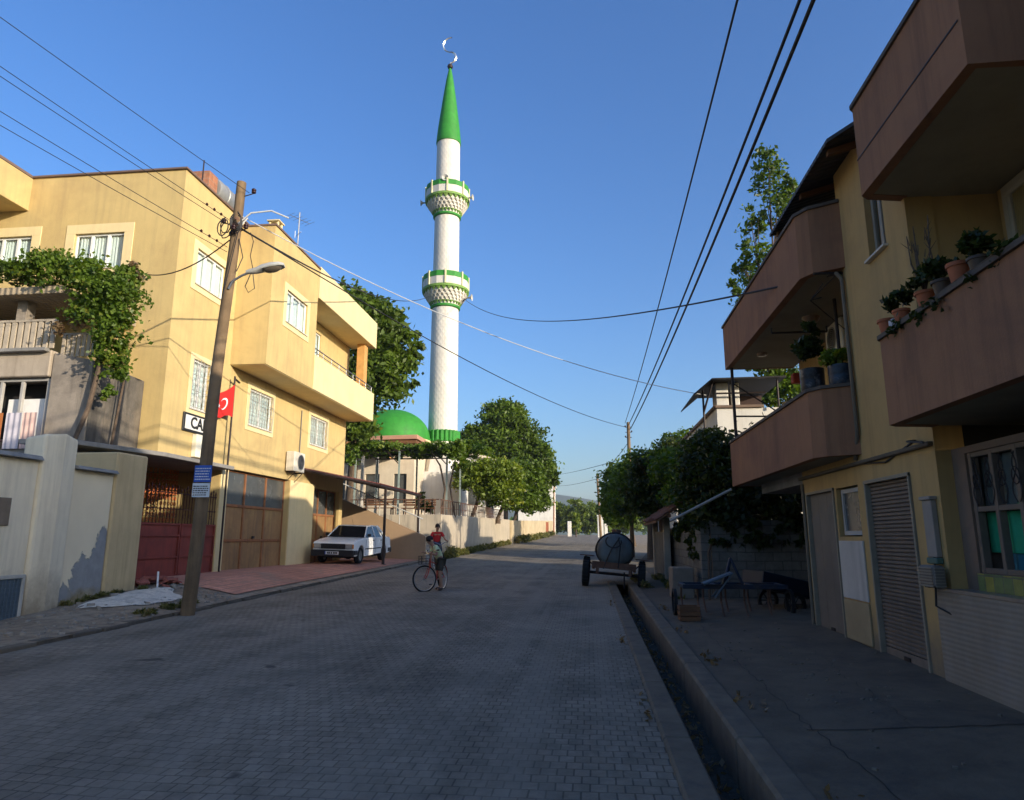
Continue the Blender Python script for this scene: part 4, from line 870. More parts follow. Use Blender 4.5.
tpl=thing('trailing_plant','thin trailing greenery creeping along the near balcony coping','plant',(3.2,6.3,3.85)); MB().path([(3.2,7.0,3.87),(3.17,6.5,3.84),(3.18,5.9,3.86),(3.17,5.2,3.85)],.008,5).build('stem',M_bark,tpl)
leaves_o=leaves('foliage',[(3.2,6.2,3.75,.07,.5,.1),(3.2,6.9,3.8,.06,.25,.09),(3.2,5.4,3.78,.06,.4,.1)],420,.04,M_leafD,tpl,44,clump=.8)
# barrels on far balcony corner
def barrel(label,x,y,r,h,m_,plant,seed):
    t=thing('plant_barrel',label,'potted plant',(x,y,3.815),0,'barrels on the far balcony corner')
    m=MB(); m.lathe([(r*.93,0),(r,.03),(r,h*.45),(r*.97,h*.5),(r,h*.55),(r,h),(r*.92,h),(r*.9,h*.9)],(x,y,3.815),20); m.build('drum',m_,t,smooth=True)
    for k in range(5):
        pass
    leaves('foliage',plant,1100,.075,M_leafC if seed==2 else M_leafD,t,seed,clump=.3)
barrel('dark patterned drum with a leggy flowering plant on the balcony corner',3.36,10.3,.17,.34,mat('navy_tin',(.018,.018,.022),.4,.6,14,bump=0,stain=(.25,.22,.20),stain_amt=.8),[(3.37,10.35,4.45,.15,.17,.22),(3.34,10.2,4.72,.08,.1,.16)],1)
barrel('blue patterned drum with a short bright green plant, next to the wall',3.64,9.93,.17,.30,mat('blue_tin',(.022,.035,.05),.4,.6,12,bump=0,stain=(.18,.14,.12),stain_amt=.8),[(3.62,9.95,4.22,.16,.16,.10)],2)
o=MB().box(4.5,4.69,15.0,15.2,5.0,5.22).build('red_box',mat('dull_red',(.40,.06,.035),.7),bevel=.02); tag(o,'small dull red box on the yellow wall of the far balcony','box')
# ------------------------------------------------------------------ yard past the building: block wall, tiled gate roof, clutter
M_block=brick_mat('grey_concrete_block',(.13,.12,.10),(.17,.155,.13),(.09,.08,.07),.4,.2,.012,'YZ',var=.3,bump=.6)
M_block2=brick_mat('grey_concrete_block_side',(.11,.10,.085),(.145,.13,.11),(.08,.07,.06),.4,.2,.012,'XZ',var=.3,bump=.6)
o=MB().box(2.62,2.82,16.7,24.2,0,2.0).build('block_wall',M_block); tag(o,'unrendered grey block wall along the sidewalk under dark trees','wall')
o=MB().box(2.83,9,16.5,16.7,0,2.1).build('block_wall',M_block2); tag(o,'grey block wall closing the dark yard behind the blue implement','wall')
t=thing('tiled_gateway','small gateway with a sagging brown clay tile roof beside the block wall','gateway',(2.4,23.5,.3))
for y in (21.7,25.2): MB().box(2.3,2.5,y,y+.2,.2,2.3).build('gatepost',mat('pale_gatepost',(.36,.31,.24),.9,.12),t,bevel=.02)
m=MB(); 
for i in range(12):
    for j in range(5):
        y=20.9+i*.37; x=1.95+j*.27; z=2.22+j*.17+.03*math.sin(i*.8)
        pts=[(x,y+.0,z),(x,y+.09,z+.06),(x,y+.18,z+.08),(x,y+.27,z+.06),(x,y+.36,z)]
        q=[(p[0]+.31,p[1],p[2]+.155) for p in pts]; m.add(pts+q+[(p[0],p[1],p[2]-.02) for p in pts],[(a,a+1,a+6,a+5) for a in range(4)]+[(10+a,11+a,a+1,a) for a in range(4)])
m.build('tile_roof',mat('clay_tile',(.16,.075,.05),.9,.35,6,bump=.4,stain=(.07,.06,.045),stain_amt=.7),t,recalc=False)
m=MB(); m.extrude([(2.0,20.9,2.14),(3.3,20.9,2.96),(3.3,20.9,3.02),(2.0,20.9,2.2)],(0,4.45,0)); m.box(2.35,2.45,20.9,25.4,2.3,2.4); m.build('rafters',M_wood2,t)
m=MB(); m.box(2.38,2.42,21.95,25.15,.35,1.9); m.build('gate_panel',mat('faded_planks',(.14,.12,.09),.9,.3,5,streak=(.07,.06,.05),streak_amt=.6),t)
o=MB().box(1.95,2.45,16.9,17.6,gs(2,17),gs(2,17)+.72).build('concrete_block',mat('pinkish_concrete',(.22,.18,.14),.9,.15),bevel=.02); tag(o,'squat concrete cube standing on the sidewalk before the block wall','block')
# blue farm implement
def implement(x,y,label):
    z=gs(x,y); t=thing('farm_cultivator',label,'farm implement',(x,y,z),0)
    m=MB()
    for yy_2 in (y-.35,y+.35): m.box(x-.0,x+1.9,yy_2-.04,yy_2+.04,z+.52,z+.60)
    for xx in (x,x+.6,x+1.25,x+1.82): m.box(xx,xx+.08,y-.31,y+.31,z+.525,z+.595)
    for xx in (x+.75,x+1.1): m.path([(xx,y-.35,z+.6),(x+.93,y-.2,z+1.08)],.03,5)
    m.path([(x+.93,y-.2,z+1.08),(x+.93,y+.35,z+.6)],.03,5); m.build('frame',M_blue,t,bevel=.006)
    for i in range(9):
        m=MB(); xx=x+.08+i*.215; yy_2=y-.35 if i%2 else y+.35
        m.path([(xx,yy_2,z+.56),(xx,yy_2+.18,z+.5),(xx,yy_2+.22,z+.28),(xx,yy_2+.02,z+.08),(xx,yy_2-.12,z+.02)],[.02,.02,.02,.018,.012],5); m.build('tine',M_rust,t)
    for xx in (x-.12,x+2.02):
        m=MB(); m.lathe([(.2,-.03),(.25,-.03),(.25,.03),(.2,.03)],(xx,y,z+.25),20,Matrix.Rotation(R(90),4,'Y'),closed=True); 
        for k in range(4): m.path([(xx,y,z+.25),(xx,y+.2*math.cos(k*PI/2+.4),z+.25+.2*math.sin(k*PI/2+.4))],.012,4)
        m.build('wheel',M_black,t)
    return t
implement(1.75,13.9,'blue steel cultivator with curved rusty tines parked on the sidewalk')
t=thing('folding_frame','pale blue folding frame propped up on top of the blue cultivator','frame',(2.3,13.4,1.0))
m=MB(); m.path([(2.1,13.3,.86),(2.62,13.3,1.06),(2.3,13.35,.62)],.022,6); m.path([(2.1,13.6,.86),(2.62,13.6,1.06),(2.3,13.62,.62)],.022,6); m.path([(2.62,13.3,1.06),(2.62,13.6,1.06)],.02,6); m.build('tubes',mat('pale_blue_paint',(.07,.10,.13),.5,.1,5),t)
m=MB(); m.box(2.1,2.62,13.32,13.58,.0,.012); m.v=[(v[0],v[1],.87+(v[0]-2.1)*.385+v[2]) for v in m.v]; m.build('slat_top',mat('pale_blue_paint',(.07,.10,.13),.5,.1,5),t)
t=thing('hand_cart','dark blue two-wheeled cart tipped against the yard wall behind the cultivator','cart',(3.9,14.9,.3))
m=MB(); Mx=Matrix.Translation((3.9,14.9,.62))@Matrix.Rotation(R(18),4,'Z')@Matrix.Rotation(R(12),4,'Y'); m.box(-.7,.7,-.4,.4,-.02,.02,Mx); m.box(-.7,.7,-.4,-.37,.02,.3,Mx); m.box(-.7,.7,.37,.4,.02,.3,Mx); m.box(-.7,-.67,-.37,.37,.02,.3,Mx); m.build('tray',mat('dark_blue_paint',(.010,.014,.025),.5,.2,5),t,bevel=.006)
m=MB(); m.path([Mx@Vector((.7,-.35,0)),Mx@Vector((1.4,-.3,.25)),Mx@Vector((1.4,.3,.25)),Mx@Vector((.7,.35,0))],.02,6); m.build('handle',M_darkmet,t)
for s in (-1,1):
    m=MB(); p=Mx@Vector((0,.47*s,-.2)); m.lathe([(.17,-.03),(.23,-.03),(.23,.03),(.17,.03)],tuple(p),20,Matrix.Rotation(R(18),4,'Z')@Matrix.Rotation(R(90),4,'X'),closed=True)
    for k in range(3): m.path([p+Vector((.18*math.cos(k*PI/3),0,.18*math.sin(k*PI/3))),p-Vector((.18*math.cos(k*PI/3),0,.18*math.sin(k*PI/3)))],.01,4)
    m.build('wheel',M_black,t)
t=thing('wooden_crate','slatted brown crate lying under the left end of the blue cultivator','crate',(1.72,13.0,.25))
m=MB(); z=gs(1.7,13)+.02
for k in range(3):
    m.box(1.60,1.95,12.9,12.915,z+k*.09,z+.07+k*.09); m.box(1.60,1.95,13.25,13.265,z+k*.09,z+.07+k*.09); m.box(1.595,1.61,12.92,13.245,z+k*.09,z+.07+k*.09); m.box(1.94,1.955,12.92,13.245,z+k*.09,z+.07+k*.09)
m.box(1.61,1.94,12.92,13.245,z,z+.012); m.build('slats',M_wood2,t)
o=MB().path([(1.86,16,2.08),(3.25,16,2.78)],.03,8).build('awning_bar',mat('pale_bar',(.36,.33,.29),.6)); tag(o,'slanting pale bar sticking out from the yard towards the street','bar')
# ------------------------------------------------------------------ white terrace house on right
t=thing('terrace_house','white house with a roof terrace under a dark corrugated canopy, behind the balconies','house',(3.6,19,.4))
m=MB(); m.box(3.6,8.2,19,26.6,.2,5.2); m.build('wall',M_white,t)
m=MB(); m.box(3.55,4.85,18.94,19.06,5.203,5.28); m.box(3.53,3.72,19.06,26.6,5.203,5.30); m.build('coping',mat('rust_coping',(.20,.14,.10),.8),t,bevel=.01)
for q in ((3.61,3.95,19.07,19.6),(4.05,4.25,19.07,19.3)): MB().box(*q,5.28,5.93).build('pillar',M_white,t,bevel=.02)
m=MB(); vs=[(2.95,19.6,5.75),(2.95,20.1,5.74),(3.55,18.6,6.42),(5.3,18.6,6.42),(5.3,21.8,6.9),(3.6,21.8,6.9)]
m.extrude([(2.95,18.7,5.52),(3.45,18.6,5.93),(3.45,18.6,5.97),(2.95,18.7,5.56)],(0,2.6,0)); m.extrude([(3.452,18.6,5.93),(5.4,18.6,5.95),(5.4,18.6,5.99),(3.452,18.6,5.97)],(0,2.6,0)); m.build('canopy',rib_mat('dark_corrugated',(.022,.02,.018),'Y',.14,.7,bump=1),t)
m=MB()
m.path([(5.2,18.8,5.2),(5.2,18.8,5.93)],.03,6); m.build('canopy_post',M_darkmet,t); m=MB()
for p,q in (((3.25,19.0,4.6),(3.25,19.0,5.72)),((3.25,19.0,5.1),(3.5,18.8,5.93))): m.path([p,q],.03,6)
m.build('canopy_post',M_darkmet,t); m=MB(); m.path([(3.6,18.9,5.6),(4.9,18.9,5.6)],.025,6); m.build('rail',M_darkmet,t)
m=MB(); m.box(4.3,5.3,20.9,21.0,5.6,5.92); m.build('hanging_board',mat('brown_board',(.05,.03,.025),.8),t)
for y in (20.6,23.6): MB().box(3.56,3.60,y,y+.9,3.6,4.6).build('window',M_dkglass,t)
# second low house after a gap, white gate posts in the distance
t=thing('low_house','low white-walled house half hidden by the dark trees beyond the gap','house',(4,36,.5))
m=MB(); m.box(4.2,10,33.5,43,.3,4.6); m.build('wall',M_white,t)
m=MB(); m.extrude([(3.9,33.2,4.6),(7.1,33.2,6.0),(10.3,33.2,4.6)],(0,10.2,0)); m.build('roof',MATS['clay_tile'],t)
for (x,y,h,w_,lb) in ((1.5,108,3.2,.9,'tall bright white gatepost at the far end of the street'),(2.6,111,2.4,.5,'slim white post beside the tall gatepost, far down the street')):
    z=gz(1,y); m=MB(); m.box(x,x+w_,y,y+.8,z-.3,z+h); m.box(x-.1,x+w_+.1,y-.1,y+.9,z+h+.003,z+h+.2); o=m.build('white_gatepost',M_white,bevel=.03); tag(o,lb,'gatepost')
# ------------------------------------------------------------------ mosque court
CZ=2.78
struct('mosque_court',MB().prism([(-7.5,34),(-7.5,64),(-26,64),(-26,34)],.2,[2.72,3.2,3.2,2.72]),mat('court_paving',(.28,.24,.19),.9,.15,2))
M_ret=mat('retaining_wall_render',(.47,.40,.30),.93,.12,1.0,bump=.4,stain=(.33,.29,.23),stain_amt=.6,streak=(.20,.19,.17),streak_amt=.85,dirt=(.15,.13,.09),dirt_z=(.75,1.5))
m=MB(); m.prism([(-7.2,34.05),(-7.2,64),(-7.48,64),(-7.48,34.05)],.2,[2.85,3.36,3.36,2.85]); m.prism([(-7.2,33.78),(-7.2,34.048),(-16,34.048),(-16,33.78)],.2,2.85)
o=m.build('retaining_wall',M_ret,bevel=.02); tag(o,'streaked pale retaining wall holding up the mosque court','wall')
m=MB(); m.prism([(-7.0,64.1),(-6.6,132),(-6.9,132),(-7.3,64.1)],.5,[3.3,4.9,4.9,3.3]); o=m.build('garden_wall',mat('sunlit_stone_wall',(.50,.40,.25),.93,.2,1.2,bump=.6,bscale=8,stain=(.3,.24,.15),stain_amt=.6),bevel=.03); tag(o,'long sunlit sandy wall beyond the mosque, down the street','wall')
# ramp with stairs going down towards the street
t=thing('stair_ramp','shaded beige stair wall sloping down behind the white car','stair',(-9.4,31,.6))
m=MB(); m.extrude([(-13.5,31,.3),(-7.35,31,.3),(-7.35,31,1.78),(-11.8,31,3.68),(-13.5,31,3.68)],(0,.22,0)); m.build('side_wall',mat('beige_render',(.36,.25,.155),.93,.08,1.4,bump=.3,stain=(.28,.20,.13),stain_amt=.5),t)
m=MB()
for i in range(11): m.box(-11.8+i*.4,-11.4+i*.4,31.22,33.75,.3,2.9-i*.17)
m.build('steps',M_conc2,t)
m=MB(); m.path([(-12.6,31.1,4.25),(-11.5,31.1,4.25),(-7.5,31.1,2.55)],.03,6)
for i in range(6): 
    x=-12.4+i*.95; zt=4.25 if x<-11.5 else 4.25-(x+11.5)*.425; m.path([(x,31.1,zt-.75),(x,31.1,zt)],.02,6)
m.build('handrail',mat('pale_rail',(.5,.5,.47),.5),t)
# ------------------------------------------------------------------ mosque building
T=thing('mosque','small mosque with a low bright green dome, cream walls and pitched porch','mosque',(-13,48,2.9))
M_mw=mat('mosque_cream_wall',(.62,.53,.40),.9,.08,1.2,bump=.2,stain=(.5,.4,.28),stain_amt=.4,streak=(.4,.32,.22),streak_amt=.3)
wmq=Wall((-11.7,45.6,0),(-1,0,0),(0,-1,0))
m=MB(); wmq.panel(m,0,7.2,2.7,8.0,[(.5,1.4,4.0,6.0),(2.4,3.4,4.0,6.0),(4.8,6.1,2.7,5.6)],.3); m.box(-18.9,-11.7,45.91,58,2.7,8.0); m.build('wall',M_mw,T)
m=MB(); m.extrude([(-19.3,44.9,8.22),(-11.35,44.9,8.28),(-11.35,44.9,8.58),(-19.3,44.9,8.45)],(0,13.5,0)); m.build('eaves',mat('pinkish_eaves',(.45,.25,.17),.85,.1,2),T,bevel=.02)
m=MB(); m.box(-19.2,-11.45,45.0,58.2,8.003,8.21); m.build('eaves_soffit',M_wood2,T)
m=MB()
for u0,u1_,a_,b_ in ((.5,1.45,4.0,6.0),(2.4,3.35,4.0,6.0),(4.8,6.1,2.72,5.6)): m=MB(); wmq.box(m,u0,u1_,-.2,-.15,a_,b_); m.build('opening',M_dkglass,T)
m=MB(); n=28; prof=[(2.75,8.62),(2.75,8.78)]+[(2.68*math.cos(a),8.78+2.15*math.sin(a)) for a in np.linspace(0,PI/2*.97,14)]
m.lathe(prof,(-14.0,48.2,0),40); m.build('dome',M_green,T,smooth=True)
m=MB(); m.lathe([(2.74,8.5),(2.74,8.66)],(-14.0,48.2,0),40); m.build('dome_rim',M_cream,T)
m=MB(); m.box(-16.3,-13.2,42.2,42.35,7.0,7.8); m.box(-13.35,-13.2,42.35,45.5,7.0,7.8); m.build('porch_fascia',mat('orange_fascia',(.55,.28,.12),.85,.1,3),T,bevel=.01)
m=MB()
for x in (-16.2,-15.2,-14.3,-13.35): m.box(x,x+.16,42.25,42.4,2.8,7.0)
m.build('porch_column',mat('pale_column',(.6,.55,.48),.8),T,bevel=.01)
m=MB(); m.box(-16.3,-13.2,42.36,45.5,7.803,7.9); m.build('porch_roof',M_conc2,T)
# main hall side with a mono pitch roof seen right of the minaret
t=thing('mosque_hall','cream hall with a sloping pale roof edge just right of the minaret','hall',(-8.5,56,3))
m=MB(); m.extrude([(-9.88,53,2.9),(-7.9,53,2.9),(-7.9,53,7.75),(-9.88,53,8.4)],(0,12,0)); m.build('wall',M_white,t)
m=MB(); m.extrude([(-10.0,52.6,8.44),(-7.0,52.6,7.46),(-7.0,52.6,7.72),(-10.0,52.6,8.70)],(0,12.8,0)); m.build('roof',mat('pale_roof_edge',(.70,.60,.45),.85,.1,2),t,bevel=.02)
for q in ((-7.902,-7.88,55,56.2,4.4,6.2),(-7.902,-7.88,58,59.2,4.4,6.2),(-9.3,-8.3,52.98,53.0,4.2,6.0)): MB().box(*q).build('window',M_dkglass,t)
# ------------------------------------------------------------------ minaret
N_=thing('minaret','tall white minaret with two green-banded balconies and a green cone','minaret',(-10.68,50,2.9))
mx,my=-10.70,50
def rad(z): return 1.10-.16*(z-9.6)/(33.6-9.6)
M_min=None
def minmat():
    m=bpy.data.materials.new('minaret_white'); nt,N,L=_nodes(m); o=N.new('ShaderNodeOutputMaterial'); b=N.new('ShaderNodeBsdfPrincipled'); L.new(b.outputs[0],o.inputs[0])
    tc=N.new('ShaderNodeTexCoord'); co=tc.outputs['Object']; n1=noise(N,L,co,1.2,6,.6); r=ramp(N,[(.3,(.60,.57,.51)),(.7,(.69,.66,.60))]); L.new(n1,r.inputs[0])
    n2=noise(N,L,co,1,6,.7,stretch=(3,3,.2)); r2=ramp(N,[(.48,(0,0,0)),(.72,(.6,.6,.6))]); L.new(n2,r2.inputs[0]); c=mixc(N,L,r2.outputs[0],r.outputs[0],(.5,.45,.36)); L.new(c,b.inputs['Base Color']); b.inputs['Roughness'].default_value=.8
    return m
M_min=minmat()
def lozenge_shaft(z0,z1,name):
    """shaft with raised diagonal lozenge ribs modelled in the mesh"""
    n=108; rows=int((z1-z0)/.09); vs=[];fs=[]
    for j in range(rows+1):
        z=z0+(z1-z0)*j/rows
        for k in range(n):
            a=2*PI*k/n; s1=(k*18/n+z*1.9)%1; s2=(k*18/n-z*1.9)%1; rib=.008 if min(s1,1-s1)<.2 or min(s2,1-s2)<.2 else 0
            r_=rad(z)+rib-.01; vs.append((mx+r_*math.cos(a),my+r_*math.sin(a),z))
    for j in range(rows):
        for k in range(n):
            k2=(k+1)%n; fs.append((j*n+k,j*n+k2,(j+1)*n+k2,(j+1)*n+k))
    return MB().add(vs,fs).build(name,M_min,N_)
lozenge_shaft(9.5,33.4,'shaft')
m=MB(); m.lathe([(1.1,9.42),(1.1,9.6)],(mx,my,0),8)
def octo(z0,z1,r0,r1): 
    mb=MB(); mb.lathe([(r0,z0),(r1,z1)],(mx,my,0),8,Matrix.Rotation(R(22.5),4,'Z')); return mb
octo(6.4,8.72,1.75,1.15).build('flare',M_min,N_)
m=MB(); m.box(mx-1.7,mx+1.7,my-1.7,my+1.7,2.6,6.4); m.build('pedestal',M_min,N_,bevel=.03)
m=MB()
for k in range(22):
    a=2*PI*k/22; m.lathe([(.06,8.66),(.17,8.72),(.18,9.12),(.17,9.5),(.06,9.56)],(mx+1.14*math.cos(a),my+1.14*math.sin(a),0),8)
m.lathe([(1.12,8.7),(1.14,9.54)],(mx,my,0),32); m.build('green_collar',M_green,N_)
def gallery(zb,nm):
    """corbelled balcony: stalactite rows, slab, parapet in panels"""
    g=thing(nm,'x','x'); 
    return g
def balc(zb):
    r0=rad(zb)
    m=MB(); m.lathe([(r0+.02,zb),(r0+.12,zb+.06),(r0+.14,zb+.2),(r0+.04,zb+.26)],(mx,my,0),40); ring=m.build('balcony_ring',M_green,N_,smooth=True)
    m=MB(); mgs={0:MB(),4:MB()}; rows=5
    for j in range(rows):
        rr=r0+.10+.14*j; z=zb+.26+j*.22; n=26
        m.lathe([(rr-.05,z-.02),(rr-.02,z+.22)],(mx,my,0),40)
        for k in range(n):
            a=2*PI*(k+.5*(j%2))/n; w_=PI*rr/n*1.0; c=Vector((mx+rr*math.cos(a),my+rr*math.sin(a),0)); d=Vector((math.cos(a),math.sin(a),0)); s=Vector((-math.sin(a),math.cos(a),0))
            p=[c-s*w_*.9+Vector((0,0,z+.22)),c+s*w_*.9+Vector((0,0,z+.22)),c-d*.06+Vector((0,0,z-.01)),c+d*.13+s*w_*.75+Vector((0,0,z+.22)),c+d*.13-s*w_*.75+Vector((0,0,z+.22)),c+d*.03+Vector((0,0,z+.03))]
            (mgs.get(j,m)).add(p,[(0,1,3,4),(0,4,5,2),(1,2,5,3),(3,5,4),(0,2,1)])
    m.build('corbels',M_min,ring); [q.build('painted_corbels',mat('olive_green_paint',(.16,.30,.06),.6,.2,3,streak=(.3,.3,.12),streak_amt=.5),ring) for q in mgs.values()]
    z=zb+.26+rows*.22; R_=r0+.74
    m=MB(); m.lathe([(R_-.1,z),(R_+.06,z+.04),(R_+.06,z+.22),(R_,z+.26),(R_-.5,z+.26)],(mx,my,0),48); m.build('slab_band',mat('olive_green_paint',(.16,.30,.06),.6,.2,3,streak=(.3,.3,.12),streak_amt=.5),ring,smooth=True)
    m=MB(); m.lathe([(R_-.08,z+.262),(R_,z+.262),(R_+.01,z+.85),(R_-.07,z+.85)],(mx,my,0),16,Matrix.Rotation(R(11),4,'Z'),closed=True); m.build('parapet',M_min,ring)
    m=MB(); m.lathe([(R_-.09,z+.853),(R_+.02,z+.853),(R_+.02,z+1.28),(R_-.09,z+1.28)],(mx,my,0),16,Matrix.Rotation(R(11),4,'Z'),closed=True); m.build('parapet_band',M_green,ring)
    m=MB()
    for k in range(8):
        a=R(11)+2*PI*k/8; M=Matrix.Translation((mx,my,0))@Matrix.Rotation(a,4,'Z'); m.box(R_-.06,R_+.08,-.07,.07,z+.22,z+1.36,M)
    m.build('parapet_post',mat('yellowed_post',(.62,.58,.36),.8,.1,3),ring,bevel=.01)
    return z
z2=balc(26.75); z1=balc(19.12)
# loudspeakers
def horn(a,z,label,Rr=1.65):
    t=thing('loudspeaker',label,'loudspeaker',(mx+Rr*math.cos(a),my+Rr*math.sin(a),z),0,'horn loudspeakers on the minaret balconies'); d=Vector((math.cos(a),math.sin(a),0)); p=Vector((mx+Rr*math.cos(a),my+Rr*math.sin(a),z))
    M=Matrix.Translation(p+d*.1)@d.to_track_quat('Z','Y').to_matrix().to_4x4()
    m=MB(); m.lathe([(.05,-.05),(.06,.15),(.09,.24),(.16,.33),(.26,.38),(.26,.40),(.15,.34),(.03,.2)],(0,0,0),20); m.v=[tuple(M@Vector(v)) for v in m.v]; m.build('horn',mat('horn_white',(.42,.42,.40),.5,bump=0),t,smooth=True)
    m=MB(); m.path([p-d*.35-Vector((0,0,.3)),p+d*.1-Vector((0,0,.05))],.03,6); m.build('bracket',M_darkmet,t)
horn(R(186),28.2,'horn loudspeaker pointing left from the upper minaret balcony'); horn(R(-8),28.4,'horn loudspeaker pointing right from the upper minaret balcony'); horn(R(-85),29.45,'horn loudspeaker facing the street from the upper minaret balcony',1.3); horn(R(-6),20.0,'horn loudspeaker on the lower minaret balcony where the cable passes')
m=MB(); m.lathe([(1.0,33.36),(1.02,33.42),(1.0,33.7),(.92,34.6),(.55,37.6),(.30,39.4),(.10,40.45)],(mx,my,0),32); m.build('cone',M_green,N_,smooth=True)
m=MB(); m.lathe([(.05,40.4),(.2,40.5),(.24,40.65),(.18,40.8),(.06,40.88)],(mx,my,0),16); m.build('finial_ball',M_darkmet,N_,smooth=True)
# silver finial: curved leaf below, open crescent above
def cres(cx,cz,r,a0,a1,w,n=26):
    m=MB(); vs=[];fs=[]
    for i in range(n+1):
        t_=i/n; a=a0+(a1-a0)*t_; ww=w*math.sin(PI*t_)**.7+.012
        for rr,yy_3 in ((r-ww,0),(r,-.07),(r+ww*.6,0),(r,.07)): vs.append((cx+rr*math.cos(a),my+yy_3,cz+rr*math.sin(a)))
    for i in range(n):
        for k in range(4): fs.append((4*i+k,4*i+(k+1)%4,4*i+4+(k+1)%4,4*i+4+k))
    m.add(vs,fs); return m
m=cres(mx-.10,41.5,.58,R(-75),R(75),.13); mm=cres(mx+.05,42.72,.70,R(85),R(280),.07); m.add(mm.v,mm.f); m.path([(mx,my,40.85),(mx+.05,my,41.05)],.05,8)
m.build('crescent',mat('finial_silver',(.75,.74,.70),.25,.05,3,metal=.8,bump=0),N_,smooth=True)
# ------------------------------------------------------------------ court furniture
t=thing('pergola','tall thin steel pergola carrying the leafy vine in front of the mosque','pergola',(-9.5,38,2.8))
for (x,y) in ((-7.7,37),(-10.4,37),(-12.9,37),(-7.7,41),(-10.4,41),(-12.9,41)): MB().box(x,x+.09,y,y+.09,2.7,6.45).build('post',mat('grey_green_steel',(.25,.30,.27),.6),t)
m=MB()
for y in (37,39,41): m.box(-13,-7.4,y,y+.07,6.45,6.52)
for x in np.arange(-13,-7.4,.8): m.box(x,x+.05,36.6,41.4,6.523,6.57)
m.path([(-10.35,37.05,5.7),(-11.1,37.05,6.45)],.03,5); m.path([(-7.7,37.05,5.7),(-8.4,37.05,6.45)],.03,5); m.build('beam',M_darkmet,t)
t=thing('pergola_vine','bright leafy vine roofing the mosque court pergola','vine',(-8,37.5,2.8))
m=MB(); m.path([(-7.9,36.9,2.8),(-7.7,36.9,4.3),(-8.0,36.9,5.6),(-8.6,37,6.5)],[.07,.06,.05,.03],7); m.path([(-7.2,37.3,2.8),(-7.5,37.2,4.5),(-7.1,37,6.4)],[.06,.05,.03],7); m.build('stem',M_bark,t,smooth=True)
rg=random.Random(5); L_=[]
for x in np.arange(-13.4,-6.6,.75): L_.append((x,37+rg.uniform(-.4,.8),6.62+rg.uniform(-.15,.12),.62,.8,.30)); L_.append((x+.3,40,6.7,.7,1.2,.28))
L_+=[(-7.0,36.8,6.1,.5,.5,.5),(-6.7,36.8,5.6,.35,.4,.45),(-12.9,36.8,6.1,.5,.4,.5)]
leaves('foliage',L_,16000,.15,M_leafV,t,21,clump=.42,elong=1.15,hang=.25)
def bench(x,y,label):
    z=CZ+.02; t=thing('garden_bench',label,'bench',(x,y,z),0,'benches in the mosque court')
    m=MB()
    for k in range(4): m.box(x,x+1.8,y+k*.11,y+k*.11+.09,z+.44,z+.475)
    m.build('seat',M_wood2,t); m=MB()
    for k in range(3): m.box(x,x+1.8,y+.46,y+.49,z+.6+k*.13,z+.7+k*.13)
    m.build('backrest',M_wood2,t)
    for xx in (x+.12,x+1.6):
        m=MB(); m.box(xx,xx+.06,y+.02,y+.07,z,z+.438); m.box(xx,xx+.06,y+.42,y+.458,z,z+.98); m.box(xx+.001,xx+.059,y+.07,y+.42,z+.38,z+.436); m.build('leg',M_darkmet,t)
bench(-11.9,35.4,'brown slatted bench in the mosque court nearer the stairs'); bench(-9.9,36.0,'brown slatted bench in the mosque court nearer the minaret')
t=thing('court_railing','thin dark railing with turned balusters on the retaining wall edge','railing',(-7.4,45,2.9))
m=MB(); 
for i in range(44):
    y=34.2+i*.6; z=2.86+(y-34.05)*.017; m.path([(-7.33,y,z),(-7.33,y,z+.75)],.022,5)
m.path([(-7.33,34.1,3.6),(-7.33,60.2,4.05)],.028,5); m.path([(-7.33,34.1,3.2),(-7.33,60.2,3.65)],.02,5); m.path([(-7.4,34.0,3.6),(-12,34.0,3.6)],.028,5)
for i in range(9): m.path([(-7.6-i*.5,33.95,2.85),(-7.6-i*.5,33.95,3.6)],.02,5)
m.build('bars',M_rust,t)
o=MB().lathe([(.3,0),(.36,.5),(.3,.6)],(-12.3,34.8,2.8),12).build('green_bin',M_green); tag(o,'squat green tub standing at the head of the stairs','tub')
# ------------------------------------------------------------------ trees left
tree('walnut_tree','tall dark green tree rising behind the ochre house balcony','tree',(-13.6,38.5,2.75),8.5,[(-14.3,38.5,14.8,1.6,2,1.7),(-13.6,38,12.9,2.2,2.2,2.2),(-12.3,38,14.0,1.4,1.6,1.4),(-11.4,38,11.6,1.5,1.6,1.3),(-12.9,37.8,10.2,1.9,1.8,1.6),(-14.4,38,8.3,2.0,1.8,1.5),(-13.6,37.6,7.2,1.3,1.3,1.0),(-10.4,38,13.0,.9,.9,.6),(-9.9,38,12.0,.6,.7,.4),(-10.6,38,10.3,.8,.8,.5),(-13.2,38.2,15.2,.8,1,.7)],25000,.24,M_leafA,31,r=.28,clump=.27,per=40)
tree('plane_tree','broad dark tree with a rounded crown right of the minaret','tree',(-8.4,70,1.2),8.5,[(x*1.13,y+8,1.7+(z-1.7)*1.13,a*1.05,b*1.1,c*1.08) for x,y,z,a,b,c in [(-7.6,62,12.0,2.0,2.2,1.8),(-9.7,61,10.2,1.7,1.9,1.5),(-5.7,62,10.3,1.8,2.1,1.7),(-4.3,62,8.4,1.5,2,1.6),(-7.3,61,9.3,2.2,2,1.8),(-5.2,61,7.2,1.8,1.8,1.6),(-10.9,61,8.9,.9,1.2,1.1),(-6.4,62,13.2,.8,1,.8),(-3.4,62,7.0,.9,1.2,1.2)]],27000,.27,M_leafB,32,r=.3,clump=.24,per=40)
